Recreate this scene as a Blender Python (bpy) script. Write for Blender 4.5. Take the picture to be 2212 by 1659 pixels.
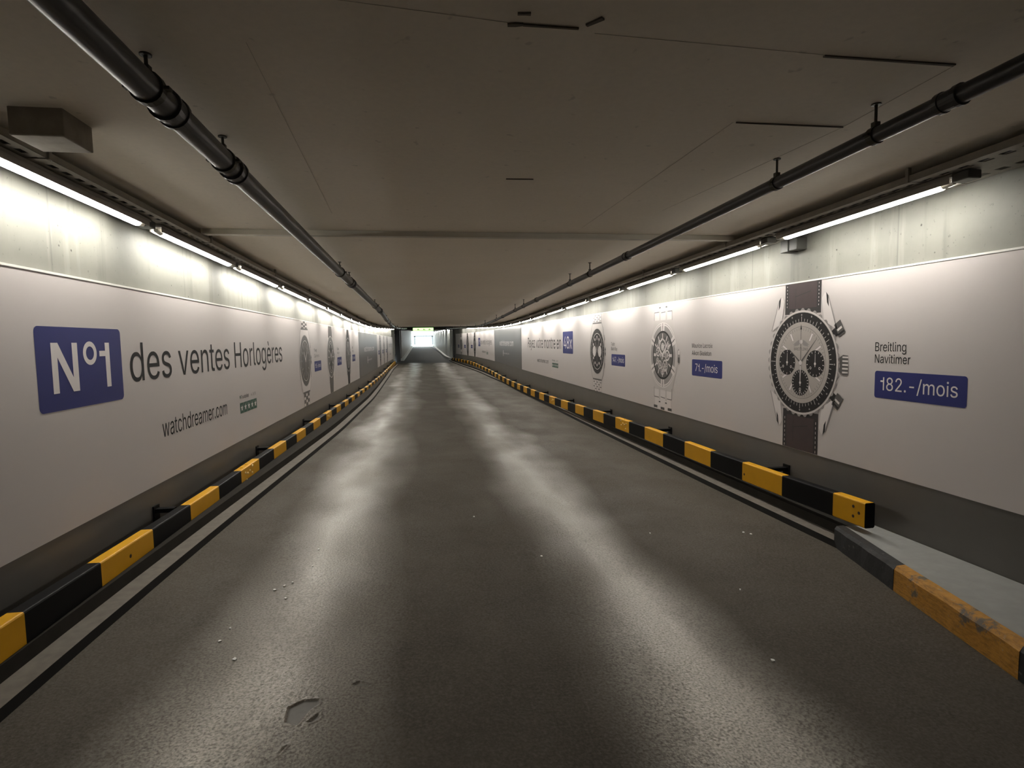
import bpy, math, random
from mathutils import Vector, Matrix
from mathutils.geometry import delaunay_2d_cdt
random.seed(7)
S = bpy.context.scene
COL = S.collection
for o in list(bpy.data.objects):
    bpy.data.objects.remove(o)

# ---------------------------------------------------------------- camera
cam_data = bpy.data.cameras.new('camera'); cam = bpy.data.objects.new('camera', cam_data); COL.objects.link(cam)
cam_data.sensor_width = 36.0; cam_data.lens = 36.0 * 1224.7 / 2212.0
cam_data.clip_start = 0.05; cam_data.clip_end = 400
RIGHT = Vector((0.98825219, -0.15203189, -0.01561791))
UP = Vector((0.0269731, 0.07291616, 0.99697326))
FWD = Vector((0.15043293, 0.98568227, -0.07616033))
cm = Matrix((RIGHT, UP, -FWD)).transposed().to_4x4(); cm.translation = (0, 0, 1.5)
cam.matrix_world = cm
S.camera = cam

# ---------------------------------------------------------------- world (overcast daylight outside the far exit)
W = bpy.data.worlds.new('world'); S.world = W; W.use_nodes = True
wb = W.node_tree.nodes['Background']
wb.inputs['Color'].default_value = (0.86, 0.97, 1.0, 1); wb.inputs['Strength'].default_value = 11.0

# ---------------------------------------------------------------- exposure
S.view_settings.view_transform = 'Standard'; S.view_settings.look = 'None'
S.view_settings.gamma = 1.0; S.view_settings.use_curve_mapping = False
S.view_settings.exposure = 0.2
S.cycles.max_bounces = 10; S.cycles.diffuse_bounces = 6; S.cycles.glossy_bounces = 4
S.cycles.sample_clamp_indirect = 6.0; S.cycles.use_denoising = True
LAMP_STRENGTH = 50.0
LAMP_COLOR = (1.0, 0.965, 0.885)

# ---------------------------------------------------------------- profiles of the tunnel (x right, y along, z up)
def lerp(pts):
    def f(t):
        if t <= pts[0][0]:
            (a, b), (c, d) = pts[0], pts[1]
            return b + (d - b) * (t - a) / (c - a) if len(pts) > 1 else b
        for (a, b), (c, d) in zip(pts, pts[1:]):
            if t <= c: return b + (d - b) * (t - a) / (c - a)
        (a, b), (c, d) = pts[-2], pts[-1]
        return b + (d - b) * (t - a) / (c - a)
    return f
def smooth(f, w):
    return lambda t: (f(t - w) + 2 * f(t) + f(t + w)) / 4
F = smooth(lerp([(-10, 0), (4, 0), (8, -.04), (12, -.09), (17, -.13), (22, -.15), (28, -.12), (35, -.03), (45, .03), (50, .12), (80, 1.0), (82, 1.03), (130, 1.03)]), 1.2)
def floor_z(x, y):
    k = max(0.0, min(1.0, (60 - y) / 20))
    return F(y) - .15 - .02 * max(-4, min(5, x)) * k
CEIL = smooth(lerp([(-10, 2.82), (3, 2.6), (12.5, 2.41), (17, 2.31), (21, 2.265), (25, 2.275), (30, 2.36), (38, 2.52), (45, 2.70), (47, 2.72), (80, 3.02), (84, 3.05)]), .8)
WLX = lambda y: -2.26
WRX = smooth(lerp([(-10, 3.643), (30, 3.643), (33, 3.56), (36.6, 3.43), (38.3, 3.35), (41.3, 3.09), (44.3, 2.82), (47, 2.53), (52, 2.1)]), .8)
LT = lerp([(-5, 1.985), (3, 1.96), (11, 1.935), (20.3, 1.893), (28, 1.889), (41.4, 1.869)])
LB = lerp([(-5, .37), (3.3, .341), (20.8, .283), (28, .311), (41.4, .335)])
RT = lerp([(-5, 2.0), (3, 2.018), (21, 2.07), (30, 2.075), (47, 2.11)])
RB = lerp([(-5, .35), (3, .37), (21.2, .404), (29.8, .437), (47, .5)])
KLX = smooth(lerp([(-5, -1.87), (3, -1.87), (5.4, -1.81), (8, -1.73), (11.3, -1.64), (18, -1.62), (27, -1.78), (35, -1.9), (48, -1.93)]), .7)
KRX = smooth(lerp([(3, 3.27), (6, 3.25), (11.5, 3.32), (17.7, 3.42), (24.4, 3.40), (31.5, 3.09), (38.5, 2.6), (49.5, 1.9)]), .7)
BL = smooth(lerp([(0, .21), (3, .187), (4.4, .155), (5.8, .132), (7.8, .122), (9.8, .09), (11.5, .08), (15.3, .03), (20.5, -.03), (28, .0), (39.5, .2)]), .5)
BR = smooth(lerp([(3.8, .195), (4.9, .165), (6.3, .14), (8.4, .13), (9.3, .108), (11.3, .065), (14, -.01), (17, -.07), (20, -.093), (24, -.1), (30, -.02), (38.9, .15), (48, .17)]), .5)
def ys(a, b, step):
    n = max(1, int(math.ceil((b - a) / step)))
    return [a + (b - a) * i / n for i in range(n + 1)]

# ---------------------------------------------------------------- materials
def nodes_of(m):
    m.use_nodes = True
    return m.node_tree, m.node_tree.nodes['Principled BSDF']
def add(nt, t, **kw):
    n = nt.nodes.new(t)
    for k, v in kw.items():
        if hasattr(n, k): setattr(n, k, v)
        else: n.inputs[k].default_value = v
    return n
def ramp(nt, src, stops):
    r = nt.nodes.new('ShaderNodeValToRGB')
    e = r.color_ramp.elements
    while len(e) < len(stops): e.new(.5)
    for el, (p, c) in zip(e, stops):
        el.position = p; el.color = (c, c, c, 1) if not isinstance(c, tuple) else (*c, 1)
    nt.links.new(src, r.inputs['Fac'])
    return r.outputs['Color']
def mix(nt, fac, a, b, mode='MIX'):
    n = nt.nodes.new('ShaderNodeMix'); n.data_type = 'RGBA'; n.blend_type = mode
    for sock, v in ((n.inputs[0], fac), (n.inputs[6], a), (n.inputs[7], b)):
        if isinstance(v, bpy.types.NodeSocket): nt.links.new(v, sock)
        elif isinstance(v, (int, float)): sock.default_value = v if sock.type == 'VALUE' else (v, v, v, 1)
        else: sock.default_value = (*v, 1)
    return n.outputs[2]
def coords(nt, scale=(1, 1, 1)):
    g = add(nt, 'ShaderNodeNewGeometry')
    mp = add(nt, 'ShaderNodeMapping'); mp.inputs['Scale'].default_value = scale
    nt.links.new(g.outputs['Position'], mp.inputs['Vector'])
    return mp.outputs['Vector']
def noise(nt, vec, scale, detail=4, rough=.55):
    n = add(nt, 'ShaderNodeTexNoise'); n.inputs['Scale'].default_value = scale
    n.inputs['Detail'].default_value = detail; n.inputs['Roughness'].default_value = rough
    nt.links.new(vec, n.inputs['Vector'])
    return n.outputs['Fac']
def bump(nt, b, h, strength, dist):
    n = add(nt, 'ShaderNodeBump'); n.inputs['Strength'].default_value = strength; n.inputs['Distance'].default_value = dist
    nt.links.new(h, n.inputs['Height'])
    nt.links.new(n.outputs['Normal'], b.inputs['Normal'])
    return n
def mat(name, col, rough=.5, metal=0.0, var=.12, scale=6.0, spec=.5):
    m = bpy.data.materials.new(name); nt, b = nodes_of(m)
    b.inputs['Roughness'].default_value = rough; b.inputs['Metallic'].default_value = metal
    b.inputs['Specular IOR Level'].default_value = spec
    if var:
        v = coords(nt); n = noise(nt, v, scale)
        c = mix(nt, n, tuple(x * (1 - var) for x in col), tuple(min(1, x * (1 + var)) for x in col))
        nt.links.new(c, b.inputs['Base Color'])
    else:
        b.inputs['Base Color'].default_value = (*col, 1)
    return m
def emit(name, col, strength):
    m = bpy.data.materials.new(name); nt, b = nodes_of(m)
    b.inputs['Base Color'].default_value = (*col, 1)
    b.inputs['Emission Color'].default_value = (*col, 1); b.inputs['Emission Strength'].default_value = strength
    return m

M = {}
# asphalt: granular, two polished bands where the lamps reflect, painted lighter to boost that sheen
m = bpy.data.materials.new('asphalt'); nt, b = nodes_of(m); v = coords(nt)
big = noise(nt, v, .9, 5, .6); mid = noise(nt, v, 4.5, 6, .65); fine = noise(nt, v, 150, 2, .55); grit = noise(nt, v, 62, 2, .5)
vs = coords(nt, (1, .3, 1)); band_noise = noise(nt, vs, 1.1, 2, .5)
sx = add(nt, 'ShaderNodeSeparateXYZ'); nt.links.new(add(nt, 'ShaderNodeNewGeometry').outputs['Position'], sx.inputs[0])
def mth(op, a, b_=None):
    n = add(nt, 'ShaderNodeMath', operation=op)
    for k, q in enumerate((a, b_)):
        if q is None: continue
        if isinstance(q, bpy.types.NodeSocket): nt.links.new(q, n.inputs[k])
        else: n.inputs[k].default_value = q
    return n.outputs[0]
wob = mth('MULTIPLY', mth('SUBTRACT', band_noise, .5), .9)
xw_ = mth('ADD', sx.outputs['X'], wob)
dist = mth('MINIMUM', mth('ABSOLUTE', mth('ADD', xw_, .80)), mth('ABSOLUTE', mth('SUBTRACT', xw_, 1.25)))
sheen_band = ramp(nt, dist, [(.10, 1.0), (.60, 0.0)])
c = mix(nt, ramp(nt, big, [(.3, 0.0), (.7, 1.0)]), (.068, .059, .048), (.092, .081, .067))
c = mix(nt, ramp(nt, mid, [(.45, 0.0), (.8, .35)]), c, (.042, .037, .031))
c = mix(nt, ramp(nt, grit, [(.45, 0.0), (.75, .6)]), c, (.12, .108, .092))
c = mix(nt, mth('MULTIPLY', sheen_band, .55), c, (.14, .124, .103))  # lamp reflection bands lightened in the base colour
nt.links.new(c, b.inputs['Base Color'])
patch = noise(nt, coords(nt, (1, .6, 1)), 1.9, 2, .45)
rg = mth('ADD', mth('MULTIPLY', mth('SUBTRACT', 1.0, sheen_band), .30), ramp(nt, patch, [(.34, .285), (.66, .42)]))
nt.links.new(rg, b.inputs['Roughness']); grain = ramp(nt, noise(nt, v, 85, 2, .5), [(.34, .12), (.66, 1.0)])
nt.links.new(mth('MULTIPLY', grain, mth('ADD', mth('MULTIPLY', sheen_band, 1.25), .22)), b.inputs['Specular IOR Level']); b.inputs['Specular Tint'].default_value = (1.0, .92, .80, 1)
h = mth('ADD', grit, mth('MULTIPLY', fine, .4))
bump(nt, b, h, .4, .005)
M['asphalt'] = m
M['ramp_asphalt'] = mat('ramp_asphalt', (.075, .078, .08), .75, var=.2, scale=2, spec=.3)
# concrete wall above the banners: pale wash, drips, pin holes, formwork joints
m = bpy.data.materials.new('washed_concrete'); nt, b = nodes_of(m)
v = coords(nt); vz = coords(nt, (1, 1, .09))
big = noise(nt, v, 1.6, 5, .6); drip = noise(nt, vz, 3.2, 5, .62); blot = noise(nt, v, 9, 4, .6); fleck = noise(nt, v, 38, 3, .6)
c = mix(nt, ramp(nt, big, [(.3, 0.0), (.72, 1.0)]), (.19, .188, .166), (.245, .241, .212))
c = mix(nt, ramp(nt, drip, [(.57, 0.0), (.72, .75)]), c, (.115, .11, .10))
c = mix(nt, ramp(nt, fleck, [(.66, 0.0), (.72, .6)]), c, (.09, .086, .076))
c = mix(nt, ramp(nt, drip, [(.30, .8), (.40, 0.0)]), c, (.30, .295, .26))
vo = add(nt, 'ShaderNodeTexVoronoi'); vo.inputs['Scale'].default_value = 11; nt.links.new(v, vo.inputs['Vector'])
thr = ramp(nt, vo.outputs['Distance'], [(.05, 1.0), (.11, 0.0)])
gate = ramp(nt, blot, [(.5, 0.0), (.56, 1.0)])
pin = mix(nt, 1.0, thr, gate, 'MULTIPLY')
c = mix(nt, pin, c, (.06, .055, .05))
sx = add(nt, 'ShaderNodeSeparateXYZ'); nt.links.new(add(nt, 'ShaderNodeNewGeometry').outputs['Position'], sx.inputs[0])
md = add(nt, 'ShaderNodeMath', operation='PINGPONG'); md.inputs[1].default_value = .995; nt.links.new(sx.outputs['Y'], md.inputs[0])
joint = ramp(nt, md.outputs[0], [(.004, .65), (.009, 0.0)])
c = mix(nt, joint, c, (.13, .125, .115))
nt.links.new(c, b.inputs['Base Color']); b.inputs['Roughness'].default_value = .6
hh = add(nt, 'ShaderNodeMath', operation='SUBTRACT'); nt.links.new(drip, hh.inputs[0]); nt.links.new(pin, hh.inputs[1])
bump(nt, b, hh.outputs[0], .35, .008)
M['wall'] = m
# ceiling
m = bpy.data.materials.new('ceiling_paint'); nt, b = nodes_of(m); v = coords(nt)
big = noise(nt, v, .55, 5, .6); sm = noise(nt, v, 30, 3, .6); dot = noise(nt, v, 14, 2, .5)
c = mix(nt, ramp(nt, big, [(.3, 0.0), (.7, 1.0)]), (.82, .755, .65), (.90, .835, .73))
c = mix(nt, ramp(nt, dot, [(.70, 0.0), (.76, .5)]), c, (.5, .46, .4))
c = mix(nt, ramp(nt, sm, [(.3, 0.0), (.8, .15)]), c, (.5, .47, .42))
nt.links.new(c, b.inputs['Base Color']); b.inputs['Roughness'].default_value = .8
bump(nt, b, sm, .12, .004)
M['ceiling'] = m
M['plinth'] = mat('plinth_grey_paint', (.115, .108, .098), .42, var=.22, scale=2.2)
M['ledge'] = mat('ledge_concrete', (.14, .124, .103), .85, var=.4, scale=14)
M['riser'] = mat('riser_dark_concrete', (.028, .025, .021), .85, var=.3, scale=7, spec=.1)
M['kerb_black'] = mat('kerb_black_paint', (.012, .011, .010), .6, var=.3, scale=9, spec=.15)
M['banner'] = mat('banner_white_print', (.60, .556, .547), .42, var=.015, scale=1.5)
M['banner_grey'] = mat('banner_grey_print', (.13, .126, .124), .35, var=.03, scale=1.5)
M['edge'] = mat('banner_white_edge', (.85, .84, .80), .35, var=0)
M['ink'] = mat('ink_black', (.012, .012, .013), .5, var=0, spec=.2)
M['ink_soft'] = mat('ink_grey', (.14, .135, .135), .4, var=0)
M['blue'] = mat('ink_blue', (.030, .036, .165), .45, var=0, spec=.2)
M['white'] = mat('ink_white', (.78, .73, .73), .4, var=0)
M['green'] = mat('ink_green', (.012, .085, .052), .4, var=0)
M['steel'] = mat('ink_light_steel', (.58, .54, .525), .4, var=0)
M['steel2'] = mat('ink_mid_steel', (.31, .285, .28), .4, var=0)
M['steel3'] = mat('ink_dark_steel', (.085, .078, .076), .4, var=0)
M['pale'] = mat('ink_pale_steel', (.74, .69, .68), .4, var=0)
M['dial'] = mat('ink_silver_dial', (.45, .41, .385), .4, var=.06, scale=9)
M['dark'] = mat('ink_dark_dial', (.024, .022, .022), .5, var=0, spec=.2)
M['leather'] = mat('ink_brown_leather', (.055, .037, .039), .4, var=.15, scale=10)
M['leather2'] = mat('ink_dark_leather', (.026, .022, .024), .4, var=0)
M['brown_dial'] = mat('ink_brown_dial', (.085, .075, .065), .4, var=.1, scale=12)
M['yellow'] = mat('guard_yellow_paint', (.72, .36, .005), .45, var=.1, scale=7, spec=.3)
M['black'] = mat('guard_black_paint', (.003, .003, .0035), .5, var=.2, scale=7, spec=.12)
M['bolt'] = mat('bolt_yellow_steel', (.72, .50, .20), .3, .3, var=.1)
M['hole'] = mat('hole_dark_rust', (.035, .014, .008), .7, var=.1)
M['pipe'] = mat('pipe_grey_plastic', (.036, .036, .04), .34, var=.15, scale=5)
M['galv'] = mat('galvanised_steel', (.27, .25, .215), .6, .1, var=.2, scale=14)
M['hanger'] = mat('hanger_dark_steel', (.055, .052, .04), .55, .4, var=.3, scale=20)
M['housing'] = mat('lamp_grey_housing', (.34, .32, .29), .5, var=.1)
M['cap'] = mat('lamp_dark_cap', (.07, .068, .062), .5, var=.15)
M['lamp'] = emit('lamp_diffuser', LAMP_COLOR, LAMP_STRENGTH)
M['lens'] = mat('lamp_clear_end', (.75, .73, .68), .2, var=0)
M['box'] = mat('box_painted_concrete', (.30, .265, .22), .75, var=.35, scale=16)
M['seam'] = mat('seam_dark_filler', (.14, .12, .098), .9, var=.3, scale=25)
M['trunk'] = mat('trunking_ceiling_paint', (.60, .57, .50), .7, var=.1)
M['seam_faint'] = mat('seam_faint_paint', (.56, .51, .43), .9, var=.3, scale=25)
M['slab'] = mat('slab_grey_concrete', (.30, .302, .29), .7, var=.18, scale=9)
M['white_kerb'] = mat('kerb_white_paint', (.72, .74, .74), .5, var=.08)
M['corr'] = mat('corrugated_sheet', (.70, .72, .70), .4, .1, var=.15, scale=3)
M['dark_steel'] = mat('dark_steel_frame', (.03, .032, .034), .5, var=.2)
M['grey_jamb'] = mat('jamb_grey_concrete', (.26, .25, .24), .6, var=.15)
M['portal'] = mat('portal_pale_concrete', (.66, .68, .68), .8, var=.08)
M['gate_dark'] = mat('gate_grey_green_paint', (.05, .058, .06), .5, var=.1)
M['poster'] = mat('poster_pink_print', (.60, .50, .45), .5, var=.04)
M['sign'] = emit('exit_sign_green_panel', (.62, 1.0, .42), 1.5)
M['sign_dark'] = mat('exit_sign_green_ink', (.10, .32, .08), .5, var=0)
M['scrap'] = mat('paper_scrap', (.9, .89, .86), .6, var=.1)
M['patch'] = mat('pothole_smooth_tar', (.11, .10, .085), .5, var=.2, scale=40)
# scuffed kerb paints
def scuffed(name, base, under, light):
    m = bpy.data.materials.new(name); nt, b = nodes_of(m)
    v = coords(nt); vd = coords(nt, (3.0, 3.0, 14.0))
    a = noise(nt, v, 5.0, 6, .7); s = noise(nt, vd, 6.0, 4, .7); t = noise(nt, v, 22, 4, .7)
    c = mix(nt, ramp(nt, s, [(.42, 0.0), (.70, .75)]), base, tuple(x * .38 for x in base))
    c = mix(nt, ramp(nt, a, [(.55, 0.0), (.61, .9)]), c, under)
    c = mix(nt, ramp(nt, t, [(.62, 0.0), (.68, .6)]), c, light)
    nt.links.new(c, b.inputs['Base Color']); b.inputs['Roughness'].default_value = .6
    bump(nt, b, t, .3, .006)
    return m
M['scuff_yellow'] = scuffed('scuffed_yellow_paint', (.52, .245, .03), (.10, .095, .085), (.40, .33, .22))
M['scuff_black'] = scuffed('scuffed_black_paint', (.016, .016, .017), (.03, .029, .028), (.15, .145, .13))

# ---------------------------------------------------------------- mesh builder
class MB:
    def __init__(s): s.v = []; s.f = []; s.mi = []; s.smooth = False
    def vert(s, p): s.v.append(tuple(p)); return len(s.v) - 1
    def face(s, ids, mi=0): s.f.append(tuple(ids)); s.mi.append(mi)
    def quad(s, a, b, c, d, mi=0): s.face([s.vert(p) for p in (a, b, c, d)], mi)
    def poly(s, pts, mi=0): s.face([s.vert(p) for p in pts], mi)
    def box(s, lo, hi, mi=0):
        (x0, y0, z0), (x1, y1, z1) = lo, hi
        i = [s.vert(p) for p in ((x0, y0, z0), (x1, y0, z0), (x1, y1, z0), (x0, y1, z0), (x0, y0, z1), (x1, y0, z1), (x1, y1, z1), (x0, y1, z1))]
        for q in ((0, 3, 2, 1), (4, 5, 6, 7), (0, 1, 5, 4), (1, 2, 6, 5), (2, 3, 7, 6), (3, 0, 4, 7)): s.face([i[k] for k in q], mi)
    def loft(s, rings, mi=0, closed=True, caps=True, mis=None):
        ids = [[s.vert(p) for p in r] for r in rings]
        n = len(rings[0])
        for k in range(len(ids) - 1):
            for j in range(n if closed else n - 1):
                s.face((ids[k][j], ids[k][(j + 1) % n], ids[k + 1][(j + 1) % n], ids[k + 1][j]), mis[j] if mis else mi)
        if caps and closed:
            s.face(list(reversed(ids[0])), mi); s.face(ids[-1], mi)
    def tube(s, pts, r, n=16, mi=0):
        rings = []
        for k, p in enumerate(pts):
            p = Vector(p); a = Vector(pts[max(0, k - 1)]); c = Vector(pts[min(len(pts) - 1, k + 1)])
            t = (c - a).normalized(); up = Vector((0, 0, 1)) if abs(t.z) < .9 else Vector((1, 0, 0))
            u = t.cross(up).normalized(); w = u.cross(t)
            rr = r[k] if isinstance(r, (list, tuple)) else r
            rings.append([p + u * rr * math.cos(2 * math.pi * j / n) + w * rr * math.sin(2 * math.pi * j / n) for j in range(n)])
        s.loft(rings, mi)
    def build(s, name, mats, parent=None, loc=None, smooth=False, bevel=0):
        base = Vector((0, 0, 0)); q = parent
        while q is not None: base += q.location; q = q.parent
        if parent is None and loc is not None: base = Vector(loc)
        me = bpy.data.meshes.new(name)
        me.from_pydata([tuple(Vector(p) - base) for p in s.v], [], s.f)
        if not isinstance(mats, (list, tuple)): mats = [mats]
        for mt in mats: me.materials.append(M[mt] if isinstance(mt, str) else mt)
        me.polygons.foreach_set('material_index', s.mi)
        if smooth or s.smooth: me.polygons.foreach_set('use_smooth', [True] * len(s.f))
        me.update()
        o = bpy.data.objects.new(name, me); COL.objects.link(o)
        if parent is not None: o.parent = parent
        elif loc is not None: o.location = loc
        if bevel:
            bv = o.modifiers.new('bevel', 'BEVEL'); bv.width = bevel; bv.segments = 2; bv.limit_method = 'ANGLE'
        return o
def tag(o, label=None, cat=None, group=None, kind=None):
    if label: o['label'] = label
    if cat: o['category'] = cat
    if group: o['group'] = group
    if kind: o['kind'] = kind
    return o
def thing(name, label, cat, loc, group=None):
    o = bpy.data.objects.new(name, None); o.empty_display_size = .1; COL.objects.link(o); o.location = loc
    return tag(o, label, cat, group)
def struct(o, label=None): return tag(o, label, kind='structure')
def dup(root, loc, rot=None):
    r = root.copy(); COL.objects.link(r); r.location = loc
    if rot: r.rotation_euler = rot
    for ch in list(root.children):
        c = ch.copy(); COL.objects.link(c); c.parent = r
        for g in list(ch.children):
            d = g.copy(); COL.objects.link(d); d.parent = c
    return r

# ================================================================ STRUCTURE
Y0 = -5.0
# floor, with two shallow potholes near the camera
HOLES = [[(-.647, 2.471), (-.655, 2.574), (-.598, 2.619), (-.521, 2.617), (-.516, 2.581), (-.555, 2.536), (-.575, 2.475), (-.587, 2.441)],
         [(-.522, 2.455), (-.500, 2.475), (-.508, 2.52), (-.528, 2.49), (-.556, 2.452)],
         [(-.393, 2.708), (-.361, 2.732), (-.303, 2.702), (-.299, 2.679), (-.345, 2.69)],
         [(-.630, 2.255), (-.617, 2.31), (-.592, 2.33), (-.606, 2.30)]]
def inside(p, poly):
    r = False; x, y = p
    for (a, b), (c, d) in zip(poly, poly[1:] + poly[:1]):
        if (b > y) != (d > y) and x < (c - a) * (y - b) / (d - b) + a: r = not r
    return r
def edge_dist(p, poly):
    best = 9; P = Vector(p)
    for a, b in zip(poly, poly[1:] + poly[:1]):
        A = Vector(a); B = Vector(b); t = max(0, min(1, (P - A).dot(B - A) / (B - A).length_squared))
        best = min(best, (P - A - (B - A) * t).length)
    return best
xs = sorted(set([-2.3, -1.9] + [round(-1.7 + .2 * i, 3) for i in range(6)] + [round(-.72 + .006 * i, 4) for i in range(79)] + [round(-.2 + .25 * i, 3) for i in range(16)] + [3.75, 4.0]))
yy = ys(Y0, 2.18, .4) + ys(2.2, 2.78, .006) + ys(2.9, 50, .6) + ys(50.5, 86, 1.5)
f = MB(); grid = []
for y in yy:
    row = []
    for x in xs:
        z = floor_z(x, y)
        if 2.19 < y < 2.79 and -.73 < x < -.24:
            for hp in HOLES:
                if inside((x, y), hp):
                    z -= .006 * min(1, edge_dist((x, y), hp) / .007)
                else:
                    dd = edge_dist((x, y), hp)
                    if dd < .012: z += .002 * (1 - dd / .012)
        row.append(f.vert((x, y, z)))
    grid.append(row)
for i in range(len(yy) - 1):
    for j in range(len(xs) - 1):
        cx_, cy_ = (xs[j] + xs[j + 1]) / 2, (yy[i] + yy[i + 1]) / 2
        mi = 1 if (2.19 < cy_ < 2.79 and -.73 < cx_ < -.24 and any(inside((cx_, cy_), h) and edge_dist((cx_, cy_), h) > .006 for h in HOLES[:3])) else (2 if cy_ > 44.6 else 0)
        f.face((grid[i][j], grid[i][j + 1], grid[i + 1][j + 1], grid[i + 1][j]), mi)
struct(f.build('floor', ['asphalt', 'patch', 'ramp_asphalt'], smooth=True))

def wall_sheet(name, xf, ya, yb, zlo, zhi, m, thick, step=.8):
    w = MB(); rings = []
    for y in ys(ya, yb, step):
        x = xf(y); a, b_ = zlo(x, y), zhi(x, y)
        rings.append([(x, y, a), (x + thick, y, a), (x + thick, y, b_), (x, y, b_)])
    w.loft(rings)
    return struct(w.build(name, m))
low = lambda x, y: floor_z(x, y) - .4
wall_sheet('wall_left', lambda y: -2.285, Y0, 42.0, low, lambda x, y: CEIL(y) + .02, 'wall', -.3)
wall_sheet('wall_right', lambda y: WRX(y) + .025, Y0, 48.0, low, lambda x, y: CEIL(y) + .02, 'wall', .3)
wall_sheet('baseboard_left', lambda y: -2.264, Y0, 42.0, low, lambda x, y: LB(y) - .003, 'plinth', -.018)
wall_sheet('baseboard_right', lambda y: WRX(y) + .004, Y0, 48.0, low, lambda x, y: RB(y) - .003, 'plinth', .018)
# ceiling
c = MB(); rings = []
for y in ys(Y0, 86, .6):
    z = CEIL(y); rings.append([(-3.2, y, z), (-3.2, y, z + .3), (4.4, y, z + .3), (4.4, y, z)])
c.loft(rings)
ceiling = struct(c.build('ceiling', 'ceiling'))
w = MB(); w.box((-3.2, Y0 - .3, -1), (4.4, Y0, 3.3)); struct(w.build('wall_light_stop', 'wall'))  # unseen closing wall behind the camera, added to keep daylight out
# ceiling seams (formwork marks), parts of the ceiling
def seam(x0, y0, x1, y1, wd, th=.006, m='seam'):
    s = MB(); a = Vector((x0, y0)); b_ = Vector((x1, y1)); d = (b_ - a).normalized(); n = Vector((-d.y, d.x)) * wd / 2
    k = max(2, int((b_ - a).length / .4)); rings = []
    for i in range(k + 1):
        p = a.lerp(b_, i / k); wob = 1 + random.uniform(-.35, .35)
        q0, q1 = p + n * wob, p - n * wob; z = CEIL(p.y)
        rings.append([(q0.x, q0.y, z + .004), (q1.x, q1.y, z + .004), (q1.x, q1.y, z - th), (q0.x, q0.y, z - th)])
    s.loft(rings); s.build('formwork_seam', m, parent=ceiling)
for a in [(1.605, 2.135, 2.205, 2.137, .013), (1.614, 2.797, 2.222, 2.794, .008), (.569, 3.848, .753, 3.84, .009), (.375, 2.063, .577, 2.063, .012),
          (.32, 2.07, .375, 2.06, .016), (.60, 2.04, .645, 1.99, .014), (.345, 2.0, .39, 1.995, .010)]:
    seam(*a)
for a in [(2.215, 2.15, 2.225, 2.79, .004), (-2.0, 1.86, -.9, 1.93, .005), (-.9, 1.93, .32, 2.06, .002), (.645, 2.09, 1.6, 2.13, .002), (-.62, 2.3, -.72, 4.9, .003), (2.225, 2.8, 2.0, 4.6, .002), (1.6, 2.8, 1.5, 5.3, .002)]:
    seam(*a, th=.001, m='seam_faint')
# kerbs: black face, concrete ledge, dark riser up to the wall
def kerb(name, kx, wx, sgn, ya, yb):
    k = MB(); rings = []
    for y in ys(ya, yb, .7):
        x = kx(y); z = floor_z(x, y); xw = wx(y); d = .13 * sgn
        xr = x - d
        rings.append([(x + .01 * sgn, y, z - .1), (x + .01 * sgn, y, z + .0), (x, y, z + .052), (xr, y, z + .056), (xr - .012 * sgn, y, z + .13), (xw, y, z + .135), (xw, y, z - .1)])
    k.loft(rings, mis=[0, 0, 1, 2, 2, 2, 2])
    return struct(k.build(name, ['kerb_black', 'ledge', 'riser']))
kerb('kerb_left', KLX, lambda y: -2.27, 1, Y0, 41.5)
kerb('kerb_right', KRX, lambda y: WRX(y) + .01, -1, 4.02, 48.0)

# far ramp section: jamb, lintel, corrugated side walls, white kerbs
XL2 = lerp([(42, -2.05), (48, -2.03), (80, -1.86)])
XR2 = lerp([(48, 2.42), (52, 2.08), (80, 1.33)])
j = MB(); j.box((-2.6, 42.0, -.6), (-2.22, 43.2, 2.75)); struct(j.build('wall_jamb', 'grey_jamb'))
j = MB(); j.box((-2.75, 43.2, -.6), (-2.40, 47.2, 2.75)); struct(j.build('wall_recess', 'grey_jamb'))
def pillar(x0, y0, x1, y1, nm):
    p_ = MB(); p_.box((x0, y0, -.6), (x1, y1, 2.75)); return struct(p_.build(nm, 'dark_steel'))
pillar(-2.5, 47.2, -2.0, 48.2, 'wall_pillar_left'); pillar(2.38, 48.0, 2.9, 49.0, 'wall_pillar_right')
l = MB(); l.box((-3.1, 45.6, 2.46), (4.3, 46.3, 2.9)); struct(l.build('beam', 'dark_steel'))
def corrugated(name, xf, ya, yb, thick):
    k = MB(); pts = []; y = ya; t = .10 * (1 if thick < 0 else -1); i = 0
    seq = [(0, 0), (.42, 0), (.5, t), (.82, t), (.9, 0)]
    while y < yb:
        for dy, dx in seq[:4]:
            pts.append((xf(y + dy) + dx, y + dy))
        y += .9
    for n_, ((xa, y0_), (xb, y1_)) in enumerate(zip(pts, pts[1:])):
        seg = [[(x, yv, floor_z(x, yv) - .4), (x + thick, yv, floor_z(x, yv) - .4), (x + thick, yv, CEIL(yv) + .05), (x, yv, CEIL(yv) + .05)] for x, yv in ((xa, y0_), (xb, y1_))]
        k.loft(seg, (1 if n_ % 4 in (1, 3) and thick < 0 else 0))
    return struct(k.build(name, ['corr', 'grey_jamb']))
corrugated('wall_ramp_left', XL2, 48.2, 80, -.3)
corrugated('wall_ramp_right', XR2, 49.0, 80, .3)
def white_kerb(name, xf, ya, yb, d, h):
    k = MB(); rings = []
    for y in ys(ya, yb, 1.5):
        x = xf(y); z = floor_z(x, y)
        rings.append([(x, y, z - .1), (x, y, z + h), (x + d, y, z + h), (x + d, y, z - .1)])
    k.loft(rings); return struct(k.build(name, 'white_kerb'))
white_kerb('kerb_ramp_left', lambda y: XL2(y) + .28, 48.4, 80, -.26, .2)
white_kerb('kerb_ramp_right', lambda y: XR2(y) - .30, 49.0, 80, .28, .2)
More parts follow.
